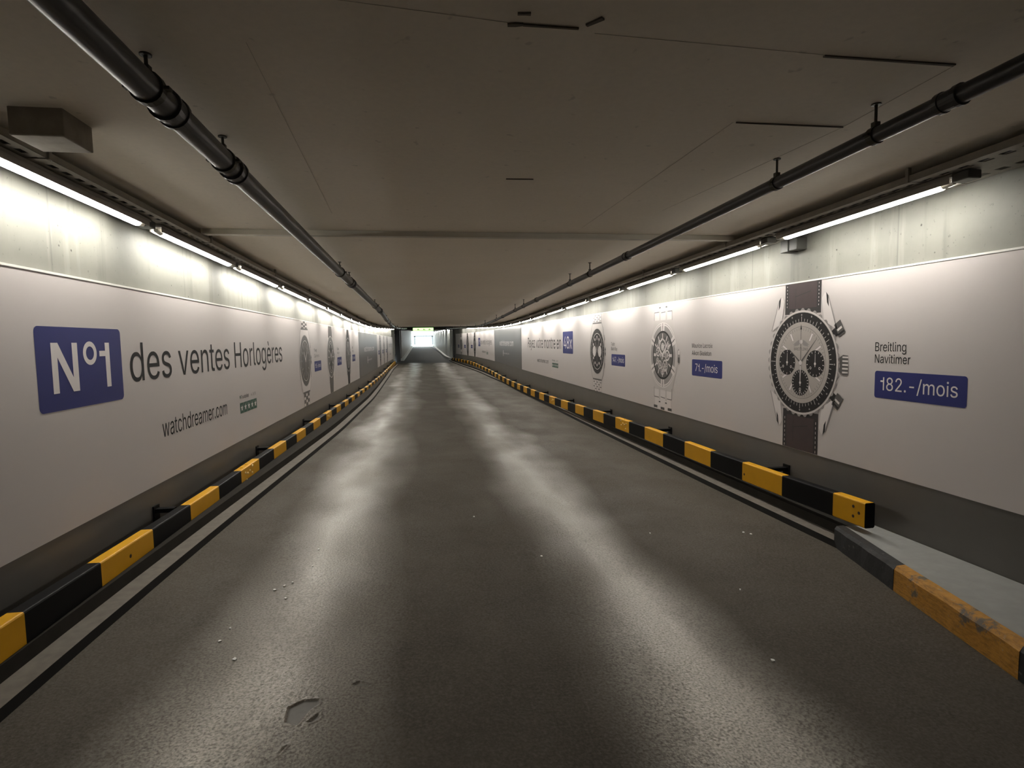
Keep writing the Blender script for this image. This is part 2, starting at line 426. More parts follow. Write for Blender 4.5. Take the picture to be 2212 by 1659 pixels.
# outside
g = MB()
for a, b_ in zip(ys(85.9, 150, 8), ys(85.9, 150, 8)[1:]):
    g.quad((-30, a, 1.02), (30, a, 1.02), (30, b_, 1.02), (-30, b_, 1.02))
struct(g.build('ground_outside', 'portal'))
for nm, x0, x1 in (('wall_outside_left', -3.4, -2.9), ('wall_outside_right', 2.6, 3.1)):
    o_ = MB(); o_.box((x0, 86, 1.0), (x1, 112, 3.6)); struct(o_.build(nm, 'portal'))

# ================================================================ BANNERS
# letter outlines, 1000 units to the em: advance | contours
GLYPHS = {
    ' ': '188|',
    '-': '453|337,244 337,188 114,188 114,244',
    '.': '188|95,-4 78,-1 63,9 53,24 50,41 53,59 63,73 78,83 95,87 113,83 128,73 138,59 141,41 138,24 128,9 113,-1',
    '/': '249|235,533 71,-76 14,-76 178,533',
    '0': '453|227,-7 174,1 130,24 95,62 69,113 53,178 48,254 53,330 69,395 95,447 130,484 174,508 227,516 279,508 323,484 358,447 384,395 400,330 405,254 400,178 384,113 359,62 323,24 279,1;227,50 261,56 290,74 313,103 330,144 340,194 344,254 340,314 330,365 313,405 290,435 261,453 227,460 192,453 163,435 140,405 123,365 113,314 109,254 113,194 123,144 140,103 163,74 192,56',
    '1': '453|76,0 76,55 391,55 391,0;276,509 276,0 212,0 212,448 209,448 86,358 86,427 198,509',
    '2': '453|64,0 64,47 234,229 261,257 282,282 299,305 311,327 318,348 320,371 317,397 308,419 293,436 273,449 250,457 224,460 196,457 172,447 153,433 139,413 130,390 127,362 66,362 71,405 86,442 111,473 143,496 182,511 225,516 268,511 306,497 337,474 361,445 376,411 381,372 378,345 371,318 357,290 336,259 306,223 267,180 153,60 153,57 389,57 389,0',
    '4': '453|40,105 40,158 247,509 311,509 109,166 109,163 413,163 413,105;282,0 282,121 282,146 282,318 343,318 343,0',
    '5': '453|221,-7 178,-2 140,11 108,32 83,60 66,93 60,130 122,130 127,108 138,89 154,73 173,60 196,52 221,50 250,53 276,64 298,82 314,104 324,131 328,162 324,193 314,221 297,244 275,262 248,273 218,277 192,275 167,268 145,258 128,246 67,253 96,509 366,509 366,452 151,452 134,301 136,301 155,315 178,325 203,331 229,334 263,330 294,321 321,306 345,285 364,260 379,231 388,199 391,163 385,117 369,76 343,41 309,15 268,-1',
    '7': '453|97,0 323,448 323,452 62,452 62,509 391,509 391,449 165,0',
    '8': '453|226,-7 178,-2 136,11 101,33 74,62 57,96 52,135 55,166 65,195 81,220 101,241 125,256 153,265 153,267 119,282 93,308 76,342 70,380 75,417 90,450 114,477 146,498 184,511 226,516 269,511 306,498 337,477 361,450 377,417 382,380 376,342 359,308 333,282 300,267 300,265 327,256 351,241 372,220 387,195 397,166 401,135 395,96 378,62 352,33 317,11 275,-2;226,49 258,52 285,60 307,74 323,91 333,113 337,139 333,165 322,189 305,208 283,223 256,232 226,235 196,232 169,223 147,208 130,189 119,165 115,139 119,113 129,91 145,74 167,60 195,52;226,290 252,292 274,300 293,313 307,330 316,351 319,376 316,399 308,420 294,437 275,449 252,457 226,460 200,457 177,449 159,437 145,420 136,399 133,376 136,351 145,330 159,313 178,300 201,292',
    '9': '453|226,516 271,510 310,494 343,468 368,434 384,393 389,347 385,309 373,270 350,224 315,168 200,0 130,0 301,248 307,248 299,234 287,221 273,210 257,202 238,196 218,195 175,199 137,214 106,237 83,269 68,307 64,352 69,397 85,436 110,469 143,494 182,510;226,460 199,457 174,446 154,429 138,407 129,381 125,352 129,322 138,295 154,274 174,257 199,247 226,243 254,247 279,257 299,273 314,295 324,321 327,350 324,381 314,407 299,429 279,446 254,457',
    'A': '480|16,0 201,509 276,509 463,0 395,0 287,302 276,334 264,372 250,420 232,478 245,478 228,419 213,371 201,333 191,302 85,0;110,142 110,199 370,199 370,142',
    'B': '456|60,0 60,509 241,509 289,504 329,491 359,469 381,442 394,410 398,374 395,344 387,320 373,301 356,286 336,275 315,267 315,262 339,257 363,245 385,227 402,203 414,173 418,136 413,100 400,67 377,39 344,18 301,4 247,0;125,57 245,57 296,63 330,80 349,105 355,137 352,161 342,184 327,203 306,218 279,228 248,231 125,231;125,285 238,285 265,288 288,296 308,309 323,326 333,348 336,372 330,403 313,429 283,446 240,452 125,452',
    'C': '510|267,-7 205,1 150,25 104,63 70,115 48,179 40,254 48,329 70,393 104,445 150,484 205,508 267,516 305,513 340,504 373,490 402,471 427,447 448,418 463,385 473,348 408,348 401,373 389,395 375,413 357,428 337,440 315,449 292,454 267,456 223,450 184,432 150,403 125,364 109,314 103,254 109,194 125,145 151,105 184,76 223,59 267,53 292,55 315,60 337,69 357,81 375,96 389,114 401,136 408,160 473,160 463,124 448,91 428,62 402,38 373,19 341,5 305,-4',
    'E': '419|60,0 60,509 372,509 372,452 125,452 125,286 355,286 355,229 125,229 125,57 375,57 375,0',
    'G': '520|269,-7 205,1 149,25 104,64 69,116 47,179 40,254 47,329 69,393 103,445 149,484 203,508 265,516 304,513 340,504 374,489 403,469 429,445 449,416 465,384 474,349 408,349 399,372 387,393 373,411 356,427 337,439 315,448 291,454 265,456 222,450 183,432 150,404 125,364 109,314 103,254 109,194 125,145 151,105 184,76 224,59 269,53 309,57 345,71 374,93 396,123 410,160 415,202 434,199 283,199 283,256 478,256 478,200 471,141 451,91 419,50 377,19 326,0',
    'H': '517|60,0 60,509 125,509 125,289 392,289 392,509 457,509 457,0 392,0 392,232 125,232 125,0',
    'I': '300|31,0 31,57 118,57 118,452 31,452 31,509 269,509 269,452 183,452 183,57 269,57 269,0',
    'L': '393|60,0 60,509 125,509 125,57 361,57 361,0',
    'M': '628|60,0 60,509 152,509 277,187 282,174 287,159 293,141 299,123 305,103 311,84 317,65 322,49 307,49 312,65 318,83 324,102 330,121 336,140 342,158 348,174 352,187 476,509 568,509 568,0 504,0 504,291 504,308 504,327 505,347 505,369 506,391 506,413 507,435 507,457 513,457 505,433 498,409 490,386 482,363 474,341 467,322 461,305 456,291 342,0 286,0 170,291 165,304 159,321 152,340 145,361 137,384 129,408 121,432 112,457 119,457 119,437 120,416 120,394 121,372 121,350 122,328 122,309 122,291 122,0',
    'N': '523|60,0 60,509 136,509 343,183 352,169 363,151 375,130 388,107 401,82 414,55 405,54 402,81 401,108 400,134 399,157 399,178 399,195 399,509 463,509 463,0 387,0 202,290 190,310 177,331 164,354 148,381 130,413 108,452 119,454 121,417 122,384 123,354 124,328 125,307 125,291 125,0',
    'O': '533|267,-7 205,1 150,25 105,63 70,115 48,179 40,254 48,329 70,393 105,445 150,484 205,508 267,516 329,508 384,484 429,445 464,393 486,329 493,254 486,179 464,115 429,63 384,25 329,1;267,53 310,59 349,76 383,105 408,144 425,194 430,254 425,314 408,365 383,404 349,433 310,450 267,456 223,450 184,433 151,404 125,364 109,314 103,254 109,194 125,144 151,105 184,76 223,59',
    'P': '445|60,0 60,509 235,509 289,503 332,487 366,462 390,430 404,391 409,348 404,304 390,265 366,233 332,207 289,191 235,186 109,186 109,242 233,242 269,246 297,256 318,272 333,294 342,319 344,348 342,376 333,402 318,423 297,439 268,449 232,452 125,452 125,0',
    'R': '449|60,0 60,509 236,509 290,504 333,489 367,465 390,433 405,395 409,352 405,309 390,271 367,240 333,217 289,203 236,198 96,198 96,255 234,255 269,258 298,267 319,281 334,300 342,324 345,352 342,380 334,405 319,425 298,440 269,449 233,452 125,452 125,0;353,0 230,229 303,229 428,0',
    'S': '447|224,-9 172,-4 128,9 91,31 64,60 46,96 38,137 104,137 110,110 123,88 142,71 166,59 194,52 224,49 257,52 286,60 311,74 329,92 341,114 346,139 342,161 332,179 316,193 296,205 272,214 245,222 184,239 128,260 86,289 60,326 52,372 58,413 75,448 102,476 138,498 180,511 227,516 275,511 316,498 351,476 377,449 394,415 401,378 337,378 326,412 302,437 267,453 225,459 194,456 167,448 145,435 129,418 118,398 115,376 119,352 131,334 148,319 169,308 191,300 212,293 264,279 287,272 312,264 336,252 359,238 379,220 395,198 405,171 408,139 403,99 386,64 360,34 323,11 278,-4',
    'T': '449|32,452 32,509 417,509 417,452 257,452 257,0 193,0 193,452',
    'W': '686|155,0 16,509 82,509 163,196 170,171 175,145 181,120 187,94 192,67 197,40 189,40 194,67 200,94 205,120 211,145 218,171 224,196 306,509 380,509 462,196 468,171 474,145 480,120 486,94 492,67 497,40 488,40 493,67 499,94 504,120 510,145 517,171 523,196 603,509 670,509 530,0 455,0 368,323 359,356 351,391 344,431 336,475 350,475 342,433 335,395 327,359 318,323 230,0',
    'a': '389|160,-9 126,-5 94,5 68,22 48,45 35,73 30,108 34,138 43,161 58,179 78,193 100,203 125,211 152,216 178,220 209,224 234,227 252,230 265,235 273,243 276,255 276,257 273,279 267,297 256,311 240,322 220,329 196,331 171,329 149,322 132,313 118,301 107,288 100,274 41,291 57,322 79,346 104,364 133,375 163,382 194,384 215,383 239,379 263,372 286,360 306,343 322,320 333,290 337,251 337,0 277,0 277,52 272,52 264,38 252,25 236,12 215,1 190,-6;170,45 202,49 228,59 248,74 263,93 272,115 276,138 276,190 270,186 259,182 246,179 231,176 216,173 200,171 186,169 175,168 154,164 134,159 117,150 103,139 95,124 92,105 94,87 102,72 114,61 130,52 149,47',
    'c': '396|207,-8 159,-2 117,16 82,46 56,85 40,133 34,187 40,243 56,291 82,330 117,360 159,378 207,384 234,383 260,377 284,368 305,356 324,341 340,322 353,301 362,277 303,262 298,276 290,289 281,301 270,311 257,319 242,325 226,329 207,330 173,325 145,310 124,287 108,258 99,224 96,187 99,151 108,117 124,89 145,66 173,51 207,46 226,48 243,52 258,58 271,66 282,76 292,89 299,102 304,117 363,102 354,78 341,56 325,37 306,21 285,9 261,-1 235,-6',
    'd': '424|195,-8 165,-6 137,3 111,16 89,34 70,57 55,84 43,116 36,151 34,189 36,227 43,261 55,293 70,320 89,342 112,361 137,374 165,382 196,384 218,383 237,379 253,373 267,364 278,355 287,346 295,336 301,327 306,319 311,319 311,509 372,509 372,0 313,0 313,59 307,59 301,50 295,41 287,31 277,21 266,12 252,4 236,-3 217,-7;205,47 226,49 246,55 263,65 278,78 290,95 299,115 306,138 310,162 312,189 310,216 306,241 300,263 290,282 278,299 263,312 246,322 227,328 205,330 182,328 162,322 145,311 130,298 118,281 108,261 102,239 98,215 96,189 98,163 102,139 109,117 118,97 130,80 145,66 162,55 182,49',
    'e': '404|212,-8 177,-5 145,3 117,16 92,35 72,58 56,85 44,116 37,150 34,187 36,224 44,258 55,290 71,317 91,340 115,359 142,373 172,382 205,384 226,383 246,380 266,374 285,366 303,355 319,341 334,324 347,305 357,282 365,256 370,227 371,194 371,169 75,169 75,221 338,221 310,202 308,226 304,248 298,269 288,286 277,301 263,314 246,323 227,328 205,330 183,328 164,323 146,313 131,301 119,286 109,270 102,251 97,231 96,211 96,178 98,151 102,127 110,106 121,88 135,73 151,61 169,53 190,48 212,46 227,47 241,49 254,53 265,58 276,65 285,73 294,82 300,93 306,105 365,91 358,72 348,55 335,39 320,26 302,14 283,4 261,-3 237,-7',
    'g': '425|207,-151 180,-149 156,-146 134,-140 114,-132 97,-122 82,-110 70,-97 59,-84 51,-69 101,-41 107,-49 114,-57 122,-66 131,-74 142,-82 154,-88 169,-93 187,-96 207,-97 236,-95 261,-87 282,-75 298,-58 308,-34 311,-6 311,68 306,68 301,60 294,51 287,41 277,32 266,23 252,16 236,10 217,6 195,5 165,7 138,14 113,27 90,43 71,65 55,90 43,120 36,154 34,191 36,229 43,263 55,293 71,320 90,342 112,361 138,374 166,382 196,384 218,383 237,379 253,373 267,365 279,356 288,346 296,336 302,327 308,319 313,319 313,379 372,379 372,-9 370,-40 363,-67 350,-90 334,-109 314,-124 291,-136 265,-144 237,-149;205,59 227,61 246,66 264,75 278,87 290,103 300,121 307,142 311,166 312,193 311,219 307,242 300,264 291,283 279,299 264,312 247,322 227,328 205,330 182,328 163,322 145,312 130,298 118,282 109,262 102,241 98,218 96,193 98,167 102,144 109,123 118,104 131,88 145,76 163,66 183,61',
    'h': '410|114,227 114,0 53,0 53,509 114,509 114,287 102,287 124,332 152,362 187,379 227,384 264,380 295,369 321,349 341,321 353,285 357,240 357,0 296,0 296,235 290,275 273,304 246,323 210,329 184,326 161,317 141,303 126,283 117,257',
    'i': '167|53,0 53,379 114,379 114,0;84,443 67,446 54,455 44,468 41,483 44,499 54,512 67,521 84,524 100,521 114,512 123,499 126,483 123,468 114,455 100,446',
    'k': '381|110,137 110,212 121,212 284,379 360,379 184,199 177,199;53,0 53,509 114,509 114,0;294,0 148,186 191,229 372,0',
    'l': '189|139,-2 112,0 91,8 74,20 62,37 55,59 53,84 53,509 114,509 114,99 114,83 117,71 120,62 126,57 135,53 146,52 152,52 157,52 160,53 164,53 167,54 170,54 181,3 175,1 169,0 162,-1 154,-2 147,-2',
    'm': '610|53,0 53,379 112,379 112,295 108,295 118,323 132,346 151,363 172,376 195,384 219,386 257,380 287,361 309,331 321,295 312,295 322,321 337,343 357,361 381,375 407,383 437,386 468,383 497,372 522,354 541,328 553,296 557,255 557,0 496,0 496,254 490,289 473,313 447,326 419,330 395,328 374,320 358,307 345,290 338,270 335,247 335,0 274,0 274,260 269,288 253,311 229,326 199,330 178,328 158,320 140,307 126,289 117,266 114,238 114,0',
    'n': '410|114,227 114,0 53,0 53,379 112,379 112,287 102,287 116,319 132,344 152,362 175,374 200,382 227,384 252,383 275,377 295,369 313,356 328,340 341,321 350,298 355,271 357,240 357,0 296,0 296,235 293,263 286,286 273,304 256,318 235,326 210,329 192,328 176,324 161,317 147,308 136,297 126,283 119,266 115,248',
    'o': '415|207,-8 174,-5 144,3 117,16 93,35 72,58 56,85 44,116 37,150 34,187 37,225 44,260 56,291 72,318 93,341 117,360 144,374 174,382 207,384 241,382 271,374 299,360 323,341 343,318 359,291 371,260 379,225 381,187 379,150 371,116 359,85 343,58 323,35 299,16 271,3 241,-5;207,46 231,49 252,55 270,66 285,80 298,97 307,117 314,139 318,163 319,187 318,212 314,236 307,258 298,278 285,296 270,310 252,321 231,328 207,330 184,328 163,321 145,310 130,296 118,278 108,258 102,236 98,212 96,187 98,163 102,139 108,117 118,97 130,80 145,66 163,55 184,49',
    'p': '424|53,-143 53,379 112,379 112,319 118,319 126,331 137,346 152,360 171,373 197,381 229,384 274,378 313,361 345,332 370,293 385,245 390,189 385,133 370,84 346,45 313,16 274,-2 229,-8 198,-5 173,4 153,17 138,31 127,46 118,59 114,59 114,-143;220,47 253,51 279,66 301,88 316,117 325,151 328,189 325,227 316,261 301,290 280,311 253,325 220,330 188,325 161,312 140,291 125,263 116,229 113,189 116,150 125,115 140,86 162,65 188,51',
    'q': '424|372,-143 311,-143 311,59 306,59 298,46 287,31 272,17 252,4 227,-5 195,-8 151,-2 111,16 79,45 55,84 39,133 34,189 39,245 55,293 79,332 112,361 151,378 196,384 228,381 253,373 272,360 287,346 298,331 307,319 313,319 313,379 372,379;205,47 236,51 263,65 284,86 299,115 309,150 312,189 309,229 300,263 284,291 263,312 237,325 205,330 172,325 145,311 124,290 108,261 99,227 96,189 99,151 109,117 124,88 145,66 172,51',
    'r': '259|53,0 53,379 112,379 112,321 115,321 124,339 137,354 152,367 171,377 191,383 213,385 218,385 223,385 229,384 235,384 240,384 243,384 243,322 241,323 236,324 230,324 223,325 215,326 207,326 190,324 174,321 159,315 146,306 135,296 126,284 119,269 115,254 114,237 114,0',
    's': '365|182,-8 157,-7 133,-3 112,3 93,12 76,24 62,38 50,54 41,73 36,94 94,107 101,87 111,72 124,60 141,52 160,47 181,45 206,47 227,53 244,62 258,74 265,88 268,103 266,115 262,126 254,136 243,144 229,150 212,155 149,170 118,180 92,192 72,208 58,227 50,249 47,274 49,295 55,314 65,332 79,347 95,360 115,370 137,378 161,383 187,384 212,383 234,379 254,372 271,363 286,352 299,339 309,324 318,308 324,290 268,277 262,291 254,304 243,316 228,325 210,331 187,333 166,331 147,326 131,317 119,305 111,292 109,277 110,264 115,253 124,243 136,235 152,229 172,223 229,209 261,200 287,187 306,171 320,153 328,131 331,107 329,85 323,65 312,47 298,31 281,18 260,6 236,-2 210,-7',
    't': '227|204,379 204,327 6,327 6,379;65,471 126,471 126,98 127,83 130,70 136,61 144,55 156,51 170,50 175,50 180,50 185,51 191,52 197,53 202,54 213,2 207,0 200,-2 192,-3 184,-3 176,-4 168,-4 138,-1 113,7 92,21 77,41 68,64 65,93',
    'u': '410|182,-5 146,-1 115,11 89,31 69,59 57,95 53,139 53,379 114,379 114,144 119,105 137,75 164,56 200,50 226,53 249,62 268,77 283,97 293,122 296,153 296,379 357,379 357,0 298,0 298,92 307,92 286,47 257,17 222,0',
    'v': '389|163,0 17,379 84,379 165,155 173,132 180,110 187,87 193,64 199,42 206,21 184,21 191,42 197,64 203,87 209,110 216,132 224,155 305,379 371,379 226,0',
    'w': '567|138,0 23,379 87,379 133,214 143,177 154,137 165,91 175,41 165,41 175,90 186,135 196,176 206,214 252,379 316,379 362,214 371,176 382,136 392,91 402,41 391,41 402,90 413,135 423,176 434,214 480,379 545,379 429,0 368,0 319,172 312,198 305,225 297,252 291,280 284,309 277,338 291,338 284,309 277,280 270,252 263,225 255,198 248,172 199,0',
    'x': '379|21,0 171,218 171,171 29,379 100,379 147,306 164,279 179,253 193,229 207,206 175,206 190,229 202,253 216,279 233,306 282,379 352,379 209,169 209,214 358,0 287,0 231,85 214,112 200,136 187,159 173,182 205,182 191,159 178,136 165,112 148,85 91,0',
    'y': '389|47,-139 61,-86 71,-87 88,-90 104,-89 118,-84 130,-74 141,-58 151,-36 163,-1 17,379 84,379 165,155 177,121 187,87 196,53 206,21 184,21 193,53 202,87 212,121 224,155 305,379 371,379 204,-58 191,-85 177,-107 159,-124 139,-136 117,-143 91,-145 77,-145 65,-143 54,-141',
    'z': '380|42,0 42,46 254,320 254,323 48,323 48,379 333,379 333,331 126,60 126,56 339,56 339,0',
    '°': '316|158,283 128,287 101,298 77,316 59,340 47,367 43,397 47,428 59,455 77,479 101,497 128,509 158,513 188,509 216,497 239,479 257,455 269,428 273,397 269,367 257,340 239,316 216,298 188,287;158,334 175,336 190,343 203,353 213,366 220,381 222,397 220,414 213,430 203,443 190,453 175,459 158,462 141,459 126,453 113,443 103,430 97,414 95,397 97,381 103,366 113,353 126,343 141,336',
    'è': '404|212,-8 177,-5 145,3 117,16 92,35 72,58 56,85 44,116 37,150 34,187 36,224 44,258 55,290 71,317 91,340 115,359 142,373 172,382 205,384 226,383 246,380 266,374 285,366 303,355 319,341 334,324 347,305 357,282 365,256 370,227 371,194 371,169 75,169 75,221 338,221 310,202 308,226 304,248 298,269 288,286 277,301 263,314 246,323 227,328 205,330 183,328 164,323 146,313 131,301 119,286 109,270 102,251 97,231 96,211 96,178 98,151 102,127 110,106 121,88 135,73 151,61 169,53 190,48 212,46 227,47 241,49 254,53 265,58 276,65 285,73 294,82 300,93 306,105 365,91 358,72 348,55 335,39 320,26 302,14 283,4 261,-3 237,-7;180,429 114,529 182,529 230,429',
}
GLYPHS['1'] = '300|236,0 236,510 172,510 172,384 36,384 36,318 172,318 172,0'
TEXT_CACHE = {}
def winding(p, cs):
    w = 0; x, y = p
    for c in cs:
        for (ax, ay), (bx, by) in zip(c, c[1:] + c[:1]):
            if ay <= y < by and (bx - ax) * (y - ay) - (x - ax) * (by - ay) > 0: w += 1
            elif by <= y < ay and (bx - ax) * (y - ay) - (x - ax) * (by - ay) < 0: w -= 1
    return w
def glyph(ch):
    if ch in TEXT_CACHE: return TEXT_CACHE[ch]
    adv, body = GLYPHS[ch].split('|')
    cs = [[tuple(float(t) for t in q.split(',')) for q in c.split(' ')] for c in body.split(';')] if body else []
    vs_, fs = [], []
    if cs:
        pts, edges = [], []
        for c in cs:
            b0 = len(pts); pts += [Vector(q) for q in c]; edges += [(b0 + k, b0 + (k + 1) % len(c)) for k in range(len(c))]
        r = delaunay_2d_cdt(pts, edges, [], 0, 1e-4)
        vs_ = [(v.x, v.y) for v in r[0]]
        for t in r[2]:
            if winding((sum(vs_[k][0] for k in t) / len(t), sum(vs_[k][1] for k in t) / len(t)), cs): fs.append(tuple(t))
    TEXT_CACHE[ch] = (int(adv), vs_, fs)
    return TEXT_CACHE[ch]
def text_mesh(s):
    vs_, fs, pen = [], [], 0
    for ch in s:
        adv, gv, gf = glyph(ch); base = len(vs_)
        used = sorted({k for t in gf for k in t}); ix = {k: base + n for n, k in enumerate(used)}
        vs_ += [(pen + gv[k][0], gv[k][1]) for k in used]; fs += [tuple(ix[k] for k in t) for t in gf]
        pen += adv - 4
    return vs_, fs
class Sheet:
    """Flat print on a wall: u = reading direction, v = height, layer = thin ink layers on the board."""
    def __init__(s, side): s.side = side
    def P(s, u, v, layer):
        off = .0012 + layer * .0009
        if s.side == 'L': return (-2.26 + off, u, v)
        return (WRX(-u) - off, -u, v)
class Scaled:
    def __init__(s, sheet, cu, cv, k): s.q = sheet; s.c = (cu, cv, k); s.side = sheet.side
    def P(s, u, v, layer):
        cu, cv, k = s.c; return s.q.P(cu + (u - cu) * k, cv + (v - cv) * k, layer)
class Ink(MB):
    def __init__(s, sheet, layer): super().__init__(); s.s = sheet; s.l = layer
    def pl(s, pts, mi=0, dl=0): s.poly([s.s.P(u, v, s.l + dl) for u, v in pts], mi)
    def rect(s, u0, v0, u1, v1, mi=0, dl=0): s.pl([(u0, v0), (u1, v0), (u1, v1), (u0, v1)], mi, dl)
    def rrect(s, u0, v0, u1, v1, r, mi=0, dl=0):
        pts = []
        for cu, cv, a0 in ((u1 - r, v0 + r, -90), (u1 - r, v1 - r, 0), (u0 + r, v1 - r, 90), (u0 + r, v0 + r, 180)):
            for k in range(6):
                a = math.radians(a0 + 18 * k); pts.append((cu + r * math.cos(a), cv + r * math.sin(a)))
        s.pl(pts, mi, dl)
    def disc(s, cu, cv, r, mi=0, n=48, dl=0, rv=None): s.pl([(cu + r * math.cos(2 * math.pi * k / n), cv + (rv or r) * math.sin(2 * math.pi * k / n)) for k in range(n)], mi, dl)
    def ring(s, cu, cv, r0, r1, mi=0, n=48, dl=0, a0=0, a1=360):
        for k in range(n):
            a = math.radians(a0 + (a1 - a0) * k / n); b_ = math.radians(a0 + (a1 - a0) * (k + 1) / n)
            s.pl([(cu + r0 * math.cos(a), cv + r0 * math.sin(a)), (cu + r1 * math.cos(a), cv + r1 * math.sin(a)), (cu + r1 * math.cos(b_), cv + r1 * math.sin(b_)), (cu + r0 * math.cos(b_), cv + r0 * math.sin(b_))], mi, dl)
    def bar(s, u0, v0, u1, v1, w0, w1=None, mi=0, dl=0):
        w1 = w0 if w1 is None else w1; d = Vector((u1 - u0, v1 - v0)).normalized(); n = Vector((-d.y, d.x))
        s.pl([(u0 + n.x * w0 / 2, v0 + n.y * w0 / 2), (u0 - n.x * w0 / 2, v0 - n.y * w0 / 2), (u1 - n.x * w1 / 2, v1 - n.y * w1 / 2), (u1 + n.x * w1 / 2, v1 + n.y * w1 / 2)], mi, dl)
    def star(s, cu, cv, r, mi=0, dl=0):
        s.pl([(cu + (r if k % 2 == 0 else r * .42) * math.sin(math.pi * k / 5), cv + (r if k % 2 == 0 else r * .42) * math.cos(math.pi * k / 5)) for k in range(10)], mi, dl)
    def text(s, body, u0, u1, v0, v1, mi=0, dl=0):
        """lettering fitted to the box its strokes fill"""
        vs_, fs = text_mesh(body)
        x0 = min(p[0] for p in vs_); x1 = max(p[0] for p in vs_); y0 = min(p[1] for p in vs_); y1 = max(p[1] for p in vs_)
        base = len(s.v)
        for x, y in vs_:
            s.vert(s.s.P(u0 + (x - x0) / (x1 - x0) * (u1 - u0), v0 + (y - y0) / (y1 - y0) * (v1 - v0), s.l + dl))
        for q in fs: s.face([base + k for k in q], mi)
def board(sheet, root, ya, yb, m, zt, zb):
    p_ = MB(); rings = []
    for y in ys(ya, yb, .8):
        x = -2.26 if sheet.side == 'L' else WRX(y); bk = -.022 if sheet.side == 'L' else .022
        rings.append([(x, y, zb(y)), (x + bk, y, zb(y)), (x + bk, y, zt(y)), (x, y, zt(y))])
    p_.loft(rings); p_.build('panel', m, root)
    e = MB(); rings = []
    for y in ys(ya, yb, .8):
        x = -2.26 if sheet.side == 'L' else WRX(y); bk = -.022 if sheet.side == 'L' else .022; k = .004 if sheet.side == 'L' else -.004
        rings.append([(x + k, y, zt(y) - .004), (x + bk, y, zt(y) - .004), (x + bk, y, zt(y) + .010), (x + k, y, zt(y) + .010)])
    e.loft(rings); tag(e.build('edge_strip', 'edge', root), 'bright white top edge strip')
def text_part(sheet, root, name, body, box, m, layer=0, label=None):
    t = Ink(sheet, layer); t.text(body, *box); o = t.build(name, m, root)
    if label: o['label'] = label
    return o
def price_tag(sheet, root, u0, v0, u1, v1, body, tb):
    t = Ink(sheet, 0); t.rrect(u0, v0, u1, v1, .022); o = t.build('price_tag', 'blue', root)
    w_ = Ink(sheet, 1); w_.text(body, *tb); w_.build('price_lettering', 'white', o)
def rating(sheet, root, u0, v0, u1, v1, small):
    t = Ink(sheet, 0); n = 5; wq = (u1 - u0) / n
    for k in range(n): t.rect(u0 + wq * k, v0, u0 + wq * (k + .95), v1)
    o = t.build('rating_stars', 'green', root)
    w_ = Ink(sheet, 1)
    for k in range(n): w_.star(u0 + wq * (k + .475), (v0 + v1) / 2, min(wq, v1 - v0) * .38)
    w_.build('star', 'white', o)
    q = Ink(sheet, 0); q.star(u0 + .02, v1 + .075, .03, 1); q.text('Trustpilot', u0 + .05, u0 + .36, v1 + .04, v1 + .095); q.text('4.8/5', u0 + .45, u1 - .03, v1 + .045, v1 + .09, 2)
    q.build('rating_lettering', ['ink', 'green', 'ink_soft'], root)

def polar(cu, cv, r, deg):
    a = math.radians(deg); return cu + r * math.sin(a), cv + r * math.cos(a)
def bracelet(ink, cu, v0, v1, w0, w1, rows, style):
    for k in range(rows):
        a = v0 + (v1 - v0) * k / rows; b_ = v0 + (v1 - v0) * (k + .86) / rows
        wa = w0 + (w1 - w0) * k / rows; wb_ = w0 + (w1 - w0) * (k + 1) / rows
        if style == 'five':
            sh = [(-.5, -.3), (-.28, -.1), (-.08, .08), (.1, .28), (.3, .5)]
            for q, (p0, p1) in enumerate(sh):
                o_ = (b_ - a) * .45 * (q % 2)
                ink.pl([(cu + p0 * wa, a + o_), (cu + p1 * wa, a + o_), (cu + p1 * wb_, b_ + o_ - .0), (cu + p0 * wb_, b_ + o_)], q % 2, 1)
        else:
            for q, (p0, p1) in enumerate([(-.5, -.24), (-.2, .2), (.24, .5)]):
                ink.pl([(cu + p0 * wa, a), (cu + p1 * wa, a), (cu + p1 * wb_, b_), (cu + p0 * wb_, b_)], q % 2, 1)

